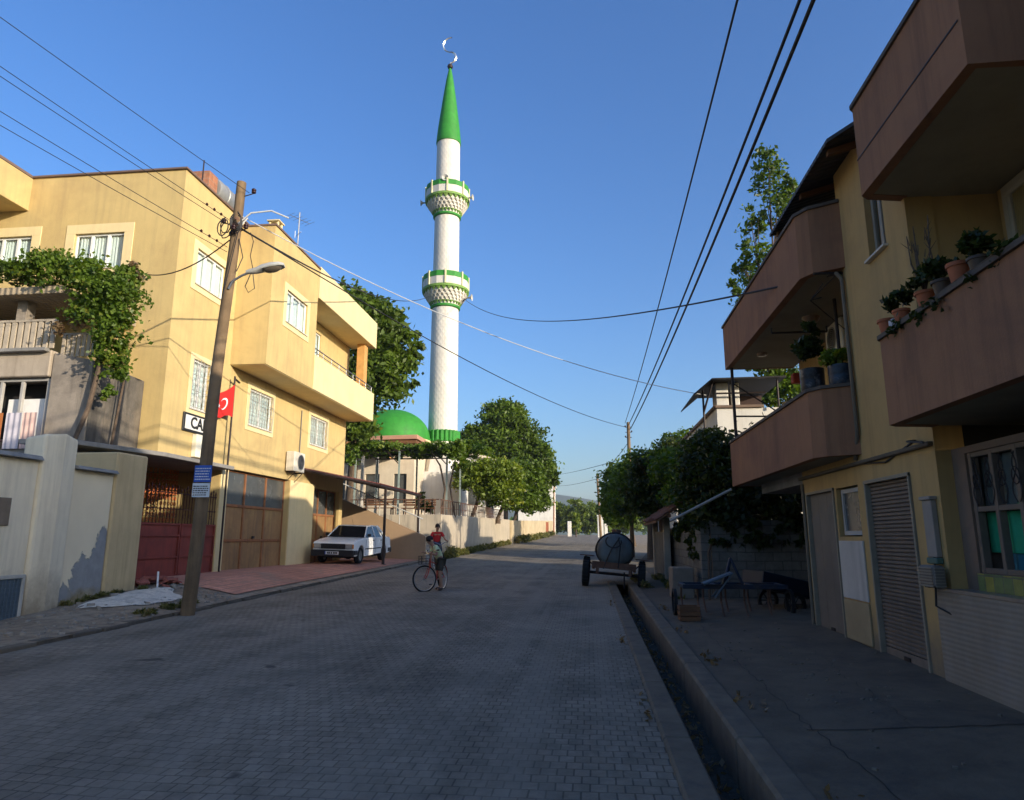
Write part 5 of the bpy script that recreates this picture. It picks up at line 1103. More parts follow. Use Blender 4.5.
tree('fruit_tree','light yellow-green bushy tree overhanging the retaining wall','tree',(-7.9,47,2.95),2.0,[(-7.7,47,6.0,1.0,1.2,.7),(-6.5,47,5.7,1.4,1.4,1.2),(-8.0,46.5,5.4,1.0,1.1,1.1),(-6.3,47,4.6,1.3,1.2,1.0),(-5.5,47.5,5.6,.9,1.1,1.2)],15000,.17,M_leafC,33,r=.13,clump=.26)
tree('fig_tree','darker bushy tree over the wall, between the light tree and the plane','tree',(-7.0,54,3.1),2.2,[(-5.9,54,5.9,1.3,1.5,1.5),(-5.2,54.5,4.6,1.2,1.4,1.2),(-6.6,54,4.6,1.2,1.3,1.2),(-4.6,55,6.4,.9,1.2,1.1)],13000,.19,M_leafB,34,r=.14,clump=.26)
tree('garden_tree','dark leafy tree before the far beige house, over the sunlit wall','tree',(-8,74,2.6),3.5,[(-7.0,74,6.8,2.0,2.2,2.0),(-5.6,75,5.2,1.5,2,1.5),(-8.4,74,6,1.8,2,2),(-5.4,76,7.2,1.2,1.6,1.4)],14000,.26,M_leafB,35,r=.2,clump=.26)
t=thing('shrub','small dark cypress-like shrub in the court beside the pergola post','shrub',(-8.9,36.5,2.8)); MB().path([(-8.9,36.5,2.7),(-8.9,36.5,3.9)],.03,6).build('stem',M_bark,t); leaves('foliage',[(-8.9,36.5,3.5,.28,.28,.6),(-8.6,36.5,3.2,.3,.3,.4)],1600,.09,M_leafD,t,36)
# beige house far left
t=thing('far_house','tall sunlit cream house half hidden by trees far down the street','house',(-11,150,2))
m=MB(); m.extrude([(-15,150,1),(-7.4,150,1),(-7.4,150,13.0),(-9.0,150,16.9),(-12.5,150,17.6),(-15,150,16.5)],(0,12,0)); m.build('wall',M_white,t)
m=MB(); m.box(-7.38,-7.34,153,155,8,10); m.box(-9.8,-8.6,149.93,149.98,9.6,11.6); m.build('window',M_dkglass,t)
m=MB(); m.extrude([(-15.3,149.6,16.5),(-12.5,149.6,17.7),(-8.9,149.6,17.0),(-7.1,149.6,13.0),(-7.1,149.6,13.25),(-8.8,149.6,17.25),(-12.5,149.6,17.95),(-15.3,149.6,16.75)],(0,12.8,0)); m.build('roof',mat('pale_roof_edge',(.70,.60,.45)),t)
def pole(name,label,x,y,h,r,lean=0,group='wooden utility poles down the street',arm=False,m_=None):
    z=gz(x,y) if x<2 else gs(x,min(y,60)); t=thing(name,label,'utility pole',(x,y,z),0,group)
    MB().path([(x,y,z-.3),(x+lean*.5,y,z+h*.5),(x+lean,y,z+h)],[r,r*.9,r*.75],10).build('post',m_ or M_wood,t,smooth=True)
    m=MB(); 
    for k in range(3): m.path([(x+lean-.18,y-.05,z+h-.3-.3*k),(x+lean+.18,y-.05,z+h-.3-.3*k)],.02,5); m.lathe([(.03,0),(.05,.03),(.03,.1)],(x+lean+(.18 if k%2 else -.18),y-.05,z+h-.3-.3*k),8)
    if arm: m.path([(x+lean,y,z+h-.1),(x+lean+.9,y,z+h+.35)],.03,5)
    m.build('insulators',M_darkmet,t); return t
pole('utility_pole','thin dark wooden pole rising from the shadowed trees on the right',2.48,40,7.75,.13,0)
pole('utility_pole','pole at the distance just right of the open road end',1.3,70,6.9,.14,-.25,arm=False)
pole('utility_pole','slim reddish pole standing by the far cream house',-6.1,125,9.8,.15,.15,m_=mat('red_brown_wood',(.30,.13,.07),.8,.2))
# ------------------------------------------------------------------ right side dark trees
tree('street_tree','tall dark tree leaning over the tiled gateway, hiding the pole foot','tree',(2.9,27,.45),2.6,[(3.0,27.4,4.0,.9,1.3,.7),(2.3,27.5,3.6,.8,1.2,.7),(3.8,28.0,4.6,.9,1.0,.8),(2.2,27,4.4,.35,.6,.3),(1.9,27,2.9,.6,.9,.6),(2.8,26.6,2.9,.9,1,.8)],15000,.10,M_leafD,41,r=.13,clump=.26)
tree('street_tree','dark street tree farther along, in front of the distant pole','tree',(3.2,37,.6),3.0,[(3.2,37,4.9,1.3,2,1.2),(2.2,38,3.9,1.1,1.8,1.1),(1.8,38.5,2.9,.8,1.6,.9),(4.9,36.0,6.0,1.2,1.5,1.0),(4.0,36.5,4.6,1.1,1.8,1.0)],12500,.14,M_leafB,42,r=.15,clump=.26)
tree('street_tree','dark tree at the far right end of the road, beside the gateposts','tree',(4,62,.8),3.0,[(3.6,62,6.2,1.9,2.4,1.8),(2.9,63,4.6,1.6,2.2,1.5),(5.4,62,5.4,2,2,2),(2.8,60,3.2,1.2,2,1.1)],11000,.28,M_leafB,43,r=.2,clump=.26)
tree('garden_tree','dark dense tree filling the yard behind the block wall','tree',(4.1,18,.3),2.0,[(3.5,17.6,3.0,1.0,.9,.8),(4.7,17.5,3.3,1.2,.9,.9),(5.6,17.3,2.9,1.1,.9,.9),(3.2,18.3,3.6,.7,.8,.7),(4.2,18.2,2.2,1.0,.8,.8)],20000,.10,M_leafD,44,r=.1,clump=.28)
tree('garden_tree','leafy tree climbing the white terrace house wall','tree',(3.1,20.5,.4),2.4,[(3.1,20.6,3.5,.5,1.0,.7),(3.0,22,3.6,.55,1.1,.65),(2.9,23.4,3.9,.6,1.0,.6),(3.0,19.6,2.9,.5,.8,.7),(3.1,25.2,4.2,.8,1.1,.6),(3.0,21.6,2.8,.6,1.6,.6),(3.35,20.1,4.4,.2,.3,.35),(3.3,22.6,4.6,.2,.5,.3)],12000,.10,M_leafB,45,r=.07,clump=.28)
tree('poplar_tree','slender sparse poplar with sunlit tips behind the tin roof','tree',(8.0,29.5,.4),11,[(8.5,29.5,17.8,.6,.7,1.3),(8.9,29.5,16.0,.75,.8,1.2),(7.7,29.5,15.0,.45,.5,1.3),(7.2,29.5,13.4,.4,.5,1.0),(8.0,29.5,13.2,.7,.8,1.1),(6.6,29.5,12.4,.35,.4,.5),(9.4,29.5,17.0,.35,.4,.7),(7.2,29.5,11.2,.5,.6,.9),(8.3,29.5,11.0,.7,.8,1.2)],4200,.15,M_leafB,46,r=.12,clump=.34,per=22)
tree('garden_tree','dark leafy tree seen between the balconies of the near building','tree',(7.7,28.6,.4),5.0,[(7.6,28.6,8.9,.9,.9,.9),(8.2,28.6,7.6,1.0,.9,.9),(7.2,28.6,7.2,.6,.7,.7)],5200,.16,M_leafB,47,r=.1,clump=.28)
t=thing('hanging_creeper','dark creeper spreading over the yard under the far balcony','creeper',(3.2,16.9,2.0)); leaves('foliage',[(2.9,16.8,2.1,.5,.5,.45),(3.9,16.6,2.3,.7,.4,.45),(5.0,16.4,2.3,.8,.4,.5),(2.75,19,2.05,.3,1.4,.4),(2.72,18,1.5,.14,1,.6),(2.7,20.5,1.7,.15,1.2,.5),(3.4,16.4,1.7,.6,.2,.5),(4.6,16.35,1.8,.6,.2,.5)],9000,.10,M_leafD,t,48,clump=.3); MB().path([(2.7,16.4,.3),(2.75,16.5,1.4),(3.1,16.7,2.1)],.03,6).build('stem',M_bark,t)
# far tree belt at the road end
rg=random.Random(9); L_=[]
for i in range(26):
    x=-16+i*1.15+rg.uniform(-.4,.4); y=168+rg.uniform(-8,10); h=rg.uniform(6.2,8.6); L_.append((x,y,1.6+h*.5,1.9,2.2,h*.5)); 
o=leaves('tree_belt',L_,30000,.5,leaf_mat('sunny_broadleaf',(.035,.06,.008),(.15,.20,.025)),None,51,clump=.3,per=40); tag(o,'belt of green trees closing the end of the street',None,None,'stuff')
L_=[]
for i in range(70):
    x=-260+i*7.5+rg.uniform(-3,3); y=330+rg.uniform(-40,60); h=rg.uniform(7,13); L_.append((x,y,1+h*.5,5.5,5,h*.55))
o=leaves('distant_woods',L_,16000,1.6,M_leafB,None,52,clump=.35,per=40); tag(o,'far wooded fields under the hill',None,None,'stuff')
t=thing('cypress','pale slender conifer at the far end of the street','tree',(-1.9,112,2.1)); MB().path([(-1.9,112,1.8),(-1.9,112,3)],.12,6).build('trunk',M_bark,t); leaves('crown',[(-1.9,112,4.1,.6,.6,1.4)],1500,.25,M_leafC,t,53)
o=MB().box(-3.2,-2.6,110,110.6,1.9,4.3).build('stone_post',M_white,bevel=.05); tag(o,'small pale stone post beside the conifer at the street end','post')
o=MB().box(-6.75,-6.3,112,112.3,1.5,4.2).build('red_door',mat('red_brown_door',(.35,.12,.07),.7)); tag(o,'red-brown door leaf at the end of the sunlit wall','door')
# weeds
def weeds(name,pts,n,size,seed,h=.12):
    L_=[(x,y,z+h*.5,rx,ry,h) for (x,y,z,rx,ry) in pts]; o=leaves(name,L_,n,size,M_grass,None,seed,clump=.5,elong=3.2,per=26); o['kind']='stuff'; return o
weeds('weeds',[(-9.4,y,gl(-9.4,y),.06,.25) for y in (12.0,12.35,12.7,13.1)]+[(-7.7,y,gl(-7.7,y),.15,.25) for y in (11.6,12.3,12.9)]+[(-9.2,13.7,gl(-9,13.7),.1,.15)],1500,.045,61,.035)
weeds('weeds',[(-7.05,y,gz(-7,y),.12,.5) for y in np.arange(34.5,62,1.3)],4200,.11,62,.2)
weeds('weeds',[(-7.1,35+.3*k,gz(-7,35),.2,.25) for k in range(5)],1200,.07,63,.3)
weeds('weeds',[(-6.4,y,gz(-7,y),.3,1.5) for y in np.arange(66,130,3.5)],2600,.2,64,.35)
weeds('weeds',[(2.3,y,gs(2.3,y),.2,.5) for y in np.arange(17,24,1.2)]+[(1.5,y,gs(1.5,y),.15,.3) for y in (20,21.5,23)],1500,.06,65,.1)
o=leaves('leaf_litter',[(.95,y,gz(1,y)-.30,.16,.5,.02) for y in np.arange(1,21,.9)]+[(1.5,y,gs(1.5,y)+.02,.1,.5,.012) for y in (3.2,4.6,7.1,9.4,12,15)]+[(.5,y,gz(.5,y)+.012,.06,.6,.008) for y in (4,7,11,16)],1500,.045,leaf_mat('dry_leaf',(.06,.04,.02),(.22,.15,.07)),None,71,clump=2.5,per=2); o['kind']='stuff'
# rubble patch of pale lime next to the wall and stones
m=MB(); rg=random.Random(4)
n=26; vs=[(-8.75,12.9,gl(-8.75,12.9)+.07)]
for k in range(n):
    a=2*PI*k/n; rr=1+.18*math.sin(3*a+1)+.12*rg.uniform(-1,1); x=-8.7+.62*rr*math.cos(a); y=12.9+1.1*rr*math.sin(a); vs.append((x,y,gl(x,y)+.012))
m.add(vs,[(0,1+k,1+(k+1)%n) for k in range(n)]); o=m.build('lime_patch',mat('lime_rubble',(.72,.66,.55),.95,.2,8,bump=1,bscale=14,bdist=.05,stain=(.3,.27,.23),stain_amt=.6),smooth=True,recalc=False); o['kind']='structure'
m=MB()
for k in range(240):
    x=rg.uniform(-9.3,-7.5); y=rg.uniform(9.2,14.6); s=rg.uniform(.012,.04)*(1.6 if rg.random()<.1 else 1); z=gl(x,y); M=Matrix.Translation((x,y,z+s*.3))@Matrix.Rotation(rg.uniform(0,6),4,'Z')@Matrix.Rotation(rg.uniform(-.4,.4),4,'X'); m.box(-s,s,-s*.7,s*.7,-s*.5,s*.5,M)
o=m.build('gravel',mat('gravel_stone',(.28,.25,.21),.95,.3,8)); o['kind']='stuff'
m=MB()
for k in range(120):
    x=rg.uniform(1.5,3.6) if k%2 else rg.gauss(2.5,.3); y=rg.uniform(4,14) if k%2 else rg.gauss(8.5,1.5); s=rg.uniform(.006,.018); z=gs(x,y)+.012; M=Matrix.Translation((x,y,z+s*.3))@Matrix.Rotation(rg.uniform(0,6),4,'Z'); m.box(-s,s,-s*.7,s*.7,-s*.5,s*.5,M)
o=m.build('grit',mat('dark_grit',(.16,.14,.11),.95,.3,8)); o['kind']='stuff'
t=thing('broken_tile_heap','low heap of broken red tiles beside the gate pier','rubble heap',(-9.3,14.6,.7)); m=MB()
for k in range(26):
    x=-9.4+rg.uniform(-.35,.45); y=14.4+rg.uniform(-.4,.4); s=rg.uniform(.06,.13); h=.13*max(0,1-((x+9.4)**2+(y-14.4)**2)*4); M=Matrix.Translation((x,y,gl(x,y)+.03+h))@Matrix.Rotation(rg.uniform(0,6),4,'Z')@Matrix.Rotation(rg.uniform(-.5,.5),4,'X'); m.box(-s,s,-s*.8,s*.8,-.02,.02,M)
m.build('pieces',mat('red_rubble',(.30,.10,.075),.9,.2,8),t,bevel=.004)
m=MB(); m.path([(-9.05,14.0,.62),(-9.1,14.05,1.0)],.02,6); m.build('white_stick',M_pvc,t)
# ------------------------------------------------------------------ overhead wires
A=pp(8.6,.2); 
def ext(p,q,k): p=Vector(p);q=Vector(q); return p+(q-p)*k
GL='wires running from the leaning pole to the upper left'
for nm,z0,q,s_,lab in (('a',8.62,(-8.34,7.76,9.2),.08,'topmost wire from the leaning pole top to the upper left'),
    ('b',8.02,(-8.58,8.11,8.7),.1,'second wire left of the leaning pole, upper of the middle pair'),
    ('c',7.92,(-8.64,8.2,8.6),.1,'third wire left of the leaning pole, lower of the middle pair'),
    ('d',7.45,(-8.95,8.58,8.3),.1,'fourth wire left of the leaning pole, upper of the lowest pair'),
    ('e',7.35,(-9.09,8.75,8.2),.12,'lowest wire running left from the leaning pole')):
    p=pp(z0,-.12 if nm!='a' else .2); wire('overhead_wire',lab,p,ext(p,q,2.6),s_,.006,group=GL)
    if nm in 'bd':
        d=(ext(p,q,2.6)-p).normalized()
        for k in (0.25,.42,.6): o=MB().lathe([(.012,-.03),(.03,0),(.012,.03)],tuple(p+d*k),8).build('insulator_bead',mat('dark_porcelain',(.04,.015,.012),.25,bump=0)); tag(o,'tiny dark insulator bead on the %s pair of wires by the leaning pole'%('middle' if nm=='b' else 'lowest'),'insulator','insulator beads on the %s wires'%('middle' if nm=='b' else 'lowest'))
wire('overhead_wire','short sagging cable from the leaning pole down to the ochre wall',pp(7.6,-.1),(-11.16,15.5,8.36),.25,.014)
wire('overhead_cable','dark cable from the leaning pole to the lower minaret balcony',pp(7.85,.1),(-11.85,49.6,20.2),.9,.02)
wire('overhead_cable','dark cable from the lower minaret balcony to the yellow building on the right',(-9.2,49.9,19.95),(3.66,9.7,5.42),1.2,.018,n=40)
wire('overhead_cable','pale sagging cable from the leaning pole towards the white terrace house',pp(8.1,.12),(3.35,19.1,5.6),.55,.010,m=MATS['pale_cable'])
wire('overhead_cable','thin dark cable from the leaning pole to the dark pole on the right',pp(7.85,.12),(2.4,40,8.05),.6,.014)
wire('overhead_cable','level wire crossing the street end in front of the far cream house',(-6.0,125,13.0),(2.48,40,6.3),.2,.02)
wire('overhead_cable','lower level wire crossing at the street end between two distant poles',(-6.0,125,11.0),(1.1,70,7.6),.25,.022)
wire('overhead_cable','distant wire from the far pole to the pole among the trees',(1.05,70,8.0),(2.48,40,7.2),.3,.018)
GR='thick street cables overhead on the right'
wire('street_cable','leftmost and thinnest of the overhead cables on the right',(2.3,40,8.3),(1.78,-6,8.55),.5,.016,n=40,group=GR)
wire('street_cable','middle one of the overhead cables on the right',(2.45,40,8.1),(2.72,-6,8.5),.5,.024,n=40,group=GR)
wire('street_cable','rightmost of the overhead cables on the right',(2.6,40,7.95),(2.86,-6,8.5),.5,.028,n=40,group=GR)
# wires fixed to the far balcony ceiling
m=MB()
for q in ((3.5,9.9,5.35),(3.7,10.6,5.38),(4.6,12,5.2)): m.path([(3.62,9.68,5.4),(3.4,10.2,5.2),q],.008,5)
m.path([(3.30,9.68,5.42),(3.7,9.68,5.42)],.02,5); o=m.build('service_cables',MATS['cable'],smooth=True); tag(o,'bunch of thin service cables hung on the corner of the yellow building','cables')
# ------------------------------------------------------------------ white car
def build_car():
    X,Y,Z=-9.22,24.45,gl(-9.2,24.5)+.02
    c=thing('parked_car','white boxy sedan parked under the dark red canopy, front towards the street','car',(X,Y,Z)); c.rotation_euler=(R(.9),R(1.6),R(-2))
    wp=mat('white_car_paint',(.80,.80,.78),.25,.03,3,bump=0,spec=.5); W=.80
    def arc(cy,r,a0,a1,n=9): return [(cy+r*math.cos(a),.30+r*math.sin(a)) for a in np.linspace(a0,a1,n)]
    prof=[(.06,.30),(.06,.72),(.10,.78),(.55,.865),(1.28,.93),(3.42,.955),(4.12,.93),(4.22,.86),(4.24,.34),(3.80,.27)]+[(p[0],p[1]) for p in arc(3.38,.36,0,PI)]+[(1.15,.24)]+arc(.80,.36,0,PI)+[(.30,.27)]
    # clean arcs: bottom edge runs rear to front
    bm=bmesh.new()
    L_=[bm.verts.new((-W,y,z)) for y,z in prof]; 
    f=bm.faces.new(L_); bmesh.ops.recalc_face_normals(bm,faces=[f]); r=bmesh.ops.extrude_face_region(bm,geom=[f]); vs=[e for e in r['geom'] if isinstance(e,bmesh.types.BMVert)]
    bmesh.ops.translate(bm,verts=vs,vec=(2*W,0,0)); bmesh.ops.recalc_face_normals(bm,faces=bm.faces)
    # tumblehome: narrow nose slightly
    for v in bm.verts:
        if v.co.z>.8: v.co.x*=.955
        if v.co.y<.15: v.co.x*=.975
    me=bpy.data.meshes.new('body'); bm.to_mesh(me); bm.free(); me.materials.append(wp); b=bpy.data.objects.new('body',me); C.objects.link(b); b.parent=c
    mo=b.modifiers.new('edge','BEVEL'); mo.width=.03; mo.segments=3; mo.limit_method='ANGLE'; mo.angle_limit=R(40)
    me.polygons.foreach_set('use_smooth',[True]*len(me.polygons)); me.set_sharp_from_angle(angle=R(50))
    # roof and pillars
    lo=[(-.74,1.22),(.74,1.22),(.76,2.3),(.74,3.55),(-.74,3.55),(-.76,2.3)]; hi=[(-.56,1.86),(.56,1.86),(.58,2.4),(.56,3.02),(-.56,3.02),(-.58,2.4)]; zl=.945; zh=1.36
    m=MB(); m.prism([( -.57,1.84),(.57,1.84),(.59,2.4),(.57,3.04),(-.57,3.04),(-.59,2.4)],zh-.02,[zh+.015,zh+.015,zh+.04,zh+.01,zh+.01,zh+.04])
    for s in (-1,1):
        for a,b_,w_ in (((.74*s,1.24,zl),(.57*s,1.86,zh),.028),((.755*s,2.32,zl),(.58*s,2.36,zh),.035),((.745*s,3.15,zl),(.575*s,2.9,zh),.03),((.74*s,3.56,zl),(.565*s,3.0,zh),.055)): m.path([a,b_],w_,6)
    m.build('roof',wp,c,local=True,smooth=True,bevel=.012)
    gm=mat('car_glass',(.015,.018,.02),.06,.1,3,bump=0,spec=.8)
    def quad(nm,p,off): 
        n=(Vector(p[1])-Vector(p[0])).cross(Vector(p[3])-Vector(p[0])).normalized()*off; m=MB(); m.add([Vector(q)-n*.5 for q in p]+[Vector(q)+n*.5 for q in p],[(0,1,2,3),(7,6,5,4),(0,1,5,4),(1,2,6,5),(2,3,7,6),(3,0,4,7)]); return m.build(nm,gm,c,local=True)
    quad('windscreen',[(-.71,1.25,zl),(.71,1.25,zl),(.545,1.85,zh-.01),(-.545,1.85,zh-.01)],.012); quad('rear_window',[(-.70,3.55,zl),(.70,3.55,zl),(.54,3.03,zh-.01),(-.54,3.03,zh-.01)],.012)
    for s in (-1,1):
        quad('side_window',[(.742*s,1.33,zl),(.752*s,2.28,zl),(.578*s,2.33,zh-.02),(.568*s,1.9,zh-.02)],.012); quad('side_window',[(.752*s,2.36,zl),(.742*s,3.13,zl),(.572*s,2.88,zh-.02),(.578*s,2.39,zh-.02)],.012); quad('quarter_window',[(.742*s,3.2,zl),(.738*s,3.48,zl),(.568*s,3.0,zh-.03),(.572*s,2.94,zh-.03)],.01)
    m=MB(); m.box(-.62,.62,1.4,3.4,.6,.96); 
    bk=mat('car_black_trim',(.02,.02,.022),.55,bump=0)
    m=MB(); m.box(-.80,.80,-.04,.09,.27,.50); m.box(-.81,-.70,.09,.42,.33,.49); m.box(.70,.81,.09,.42,.33,.49); m.build('front_bumper',bk,c,local=True,bevel=.02,seg=2)
    m=MB(); m.box(-.80,.80,4.2,4.34,.30,.52); m.box(.72,.81,3.85,4.2,.34,.50); m.box(-.81,-.72,3.85,4.2,.34,.50); m.build('rear_bumper',bk,c,local=True,bevel=.02)
    m=MB(); m.box(-.46,.46,.025,.058,.54,.72)
    g=m.build('grille',bk,c,local=True,bevel=.006); m=MB()
    for k in range(5): m.box(-.45,.45,.012,.024,.555+k*.034,.563+k*.034)
    m.build('grille_bar',mat('dark_chrome',(.12,.12,.12),.4,metal=.8,bump=0),g,local=True)
    for s in (-1,1):
        m=MB(); x0,x1=sorted((.47*s,.73*s)); m.box(x0,x1,.02,.058,.55,.715); h=m.build('headlight',mat('headlight_glass',(.42,.43,.43),.12,.2,20,metal=.4,bump=0),c,local=True,bevel=.01)
        m=MB(); x0,x1=sorted((.735*s,.78*s)); m.box(x0,x1,.025,.07,.555,.71); m.build('indicator',mat('amber_lens',(.6,.22,.03),.25,bump=0),c,local=True,bevel=.006)
        m=MB(); x0,x1=sorted((.5*s,.76*s)); m.box(x0,x1,4.225,4.25,.62,.8); m.build('tail_light',mat('red_lens',(.35,.01,.01),.2,bump=0),c,local=True,bevel=.006)
        m=MB(); x0,x1=sorted((.76*s,.90*s)); m.box(x0,x1,1.42,1.50,.97,1.07); m.build('mirror',bk,c,local=True,bevel=.015)
        for y in (2.05,2.95): m=MB(); x0,x1=sorted((.772*s,.80*s)); m.box(x0,x1,y,y+.14,.80,.83); m.build('door_handle',bk,c,local=True,bevel=.004)
        m=MB(); x0,x1=sorted((.7985*s,.806*s)); m.box(x0,x1,1.2,3.0,.50,.54)
        for y in (1.26,2.33,3.08): m.box(x0-.0005,x1-.003 if s>0 else x1,y,y+.008,.30,.88)
        m.build('side_trim',bk,c,local=True)
    m=MB(); m.box(-.26,.26,-.058,-.042,.34,.45); np_=m.build('number_plate',mat('plate_white',(.62,.62,.60),.5,bump=0),c,local=True,bevel=.003)
    m=MB()
    for x0,w_ in ((-.17,.05),(-.11,.05),(-.03,.05),(.06,.045),(.115,.045),(.17,.045)): m.box(x0,x0+w_,-.0605,-.0585,.365,.43)
    m.build('plate_lettering',MATS['sign_ink'],np_,local=True)
    m=MB(); m.box(-.257,-.225,-.0605,-.0585,.342,.448); m.build('plate_band',MATS['notice_blue'],np_,local=True)
    for x in (-.70,.70):
        for y in (.80,3.38):
            w_=bpy.data.objects.new('wheel',None); C.objects.link(w_); w_.parent=c; w_.location=(x,y,.29); M=Matrix.Rotation(R(90),4,'Y')
            m=MB(); m.lathe([(.19,-.085),(.27,-.09),(.29,-.06),(.29,.06),(.27,.09),(.19,.085)],(0,0,0),28,M,closed=True); m.build('tyre',M_black,w_,local=True,smooth=True)
            m=MB(); m.lathe([(.02,-.06),(.12,-.05),(.18,-.07),(.195,-.07),(.195,.07),(.18,.07),(.12,.05),(.02,.06)],(0,0,0),24,M); m.build('rim',M_steel,w_,local=True,smooth=True)
    m=MB(); m.box(-.62,.62,.5,4.0,.2,.6); m.build('underbody',M_blackp,c,local=True)
    m=MB(); m.path([(0,1.9,1.39),(0,1.72,1.62)],.006,4)
    for s in (-1,1): m.path([(.1*s+.05,1.2,.945),(.45*s,1.36,1.03)],.008,4)
    m.build('wiper_and_aerial',bk,c,local=True)
build_car()
# ------------------------------------------------------------------ tank trailer
def build_trailer():
    t=thing('tank_trailer','old two-wheeled tank trailer with a pale blue drum, parked tilted over the drain','trailer',(.68,20.6,.27)); t.rotation_euler=(0,R(5.0),R(-3))
    tm=mat('faded_blue_tank',(.13,.16,.165),.5,.25,2,bump=.1,stain=(.09,.07,.05),stain_amt=.6,streak=(.09,.07,.055),streak_amt=.7)
    m=MB(); M=Matrix.Translation((0,1.0,1.08))@Matrix.Scale(.90,4,(0,0,1))@Matrix.Rotation(R(-90),4,'X'); m.lathe([(.27,-1.27),(.46,-1.22),(.515,-1.15),(.53,-1.08),(.53,1.08),(.515,1.15),(.46,1.22),(.27,1.27)],(0,0,0),36,M); m.build('tank',tm,t,local=True,smooth=True)
    m=MB()
    for y in (-.12,.9,1.95):
        m=MB(); m.path([(.547*math.cos(a),y,1.08+.495*math.sin(a)) for a in np.linspace(0,2*PI,33)],.02,5,cap=False); m.build('hoop',M_darkmet,t,local=True)
    m=MB(); m.path([(.545*math.cos(a),-.33,1.06+.52*math.sin(a)) for a in np.linspace(-.15,PI+.15,26)],.026,6); m.build('hoop',M_darkmet,t,local=True)
    m=MB(); m.box(-.62,-.54,-.35,2.5,.52,.62); m.box(.54,.62,-.35,2.5,.52,.62); m.box(-.62,.62,-.42,-.352,.56,.74); m.box(-.5,-.42,-.42,-.355,.4,.555); m.box(.42,.5,-.42,-.355,.4,.555); m.box(-.539,.539,1.0,1.08,.53,.6); m.box(-.539,.539,2.3,2.38,.53,.6)
    m.path([(-.58,2.45,.57),(0,3.7,.5)],.035,6); m.path([(.58,2.45,.57),(0,3.7,.5)],.035,6); m.build('chassis',M_rust,t,local=True)
    m=MB(); m.path([(-.78,.1,.40),(.78,.1,.40)],.04,8)
    for s in (-1,1): m.path([(.5*s,.1,.40),(.5*s,.1,.55)],.03,6)
    m.build('axle',M_darkmet,t,local=True)
    m=MB(); m.path([(.3,-.38,.5),(.32,-.38,.05)],.025,6); m.path([(-.3,-.4,.55),(-.1,-.42,1.1),(.12,-.40,1.46)],.022,6); m.path([(.12,-.42,.6),(.15,-.42,1.2),(.08,-.4,1.45)],.018,6); m.path([(-.05+.22*math.cos(a),-.43,1.33+.17*math.sin(a)) for a in np.linspace(2.4,6.6,16)],.02,6); m.build('hose',M_blackp,t,local=True,smooth=True)
    m=MB(); m.lathe([(.14,0),(.14,.07),(.11,.09)],(0,.8,1.6),16); m.build('filler_cap',M_rust,t,local=True)
    m=MB()
    for s in (-1,1): m.box(*( (-1.0,-.6) if s<0 else (.6,1.0)),-.14,.34,.86,.885)
    m.path([(-.85,.1,.86),(-.6,.1,.58)],.02,5); m.path([(.85,.1,.86),(.6,.1,.58)],.02,5); m.build('mudguard',M_rust,t,local=True,bevel=.005)
    for s in (-1,1):
        w_=bpy.data.objects.new('wheel',None); C.objects.link(w_); w_.parent=t; w_.location=(.80*s,.1,.41); M=Matrix.Rotation(R(90),4,'Y')
        n=40; m=MB(); m.lathe([(.24,-.09),(.36,-.10),(.405,-.07),(.41,0),(.405,.07),(.36,.10),(.24,.09)],(0,0,0),n,M,closed=True)
        for k in range(24):
            a=2*PI*k/24; M2=Matrix.Rotation(a,4,'X'); m.box(-.085,.085,-.018,.018,.395,.425,M2)
        m.build('tyre',M_black,w_,local=True); m=MB(); m.lathe([(.04,-.09),(.10,-.08),(.12,-.03),(.22,-.05),(.245,-.08),(.245,.08),(.22,.05),(.12,.03),(.10,.08),(.04,.09)],(0,0,0),24,M); m.build('rim',M_rust,w_,local=True,smooth=True)
build_trailer()
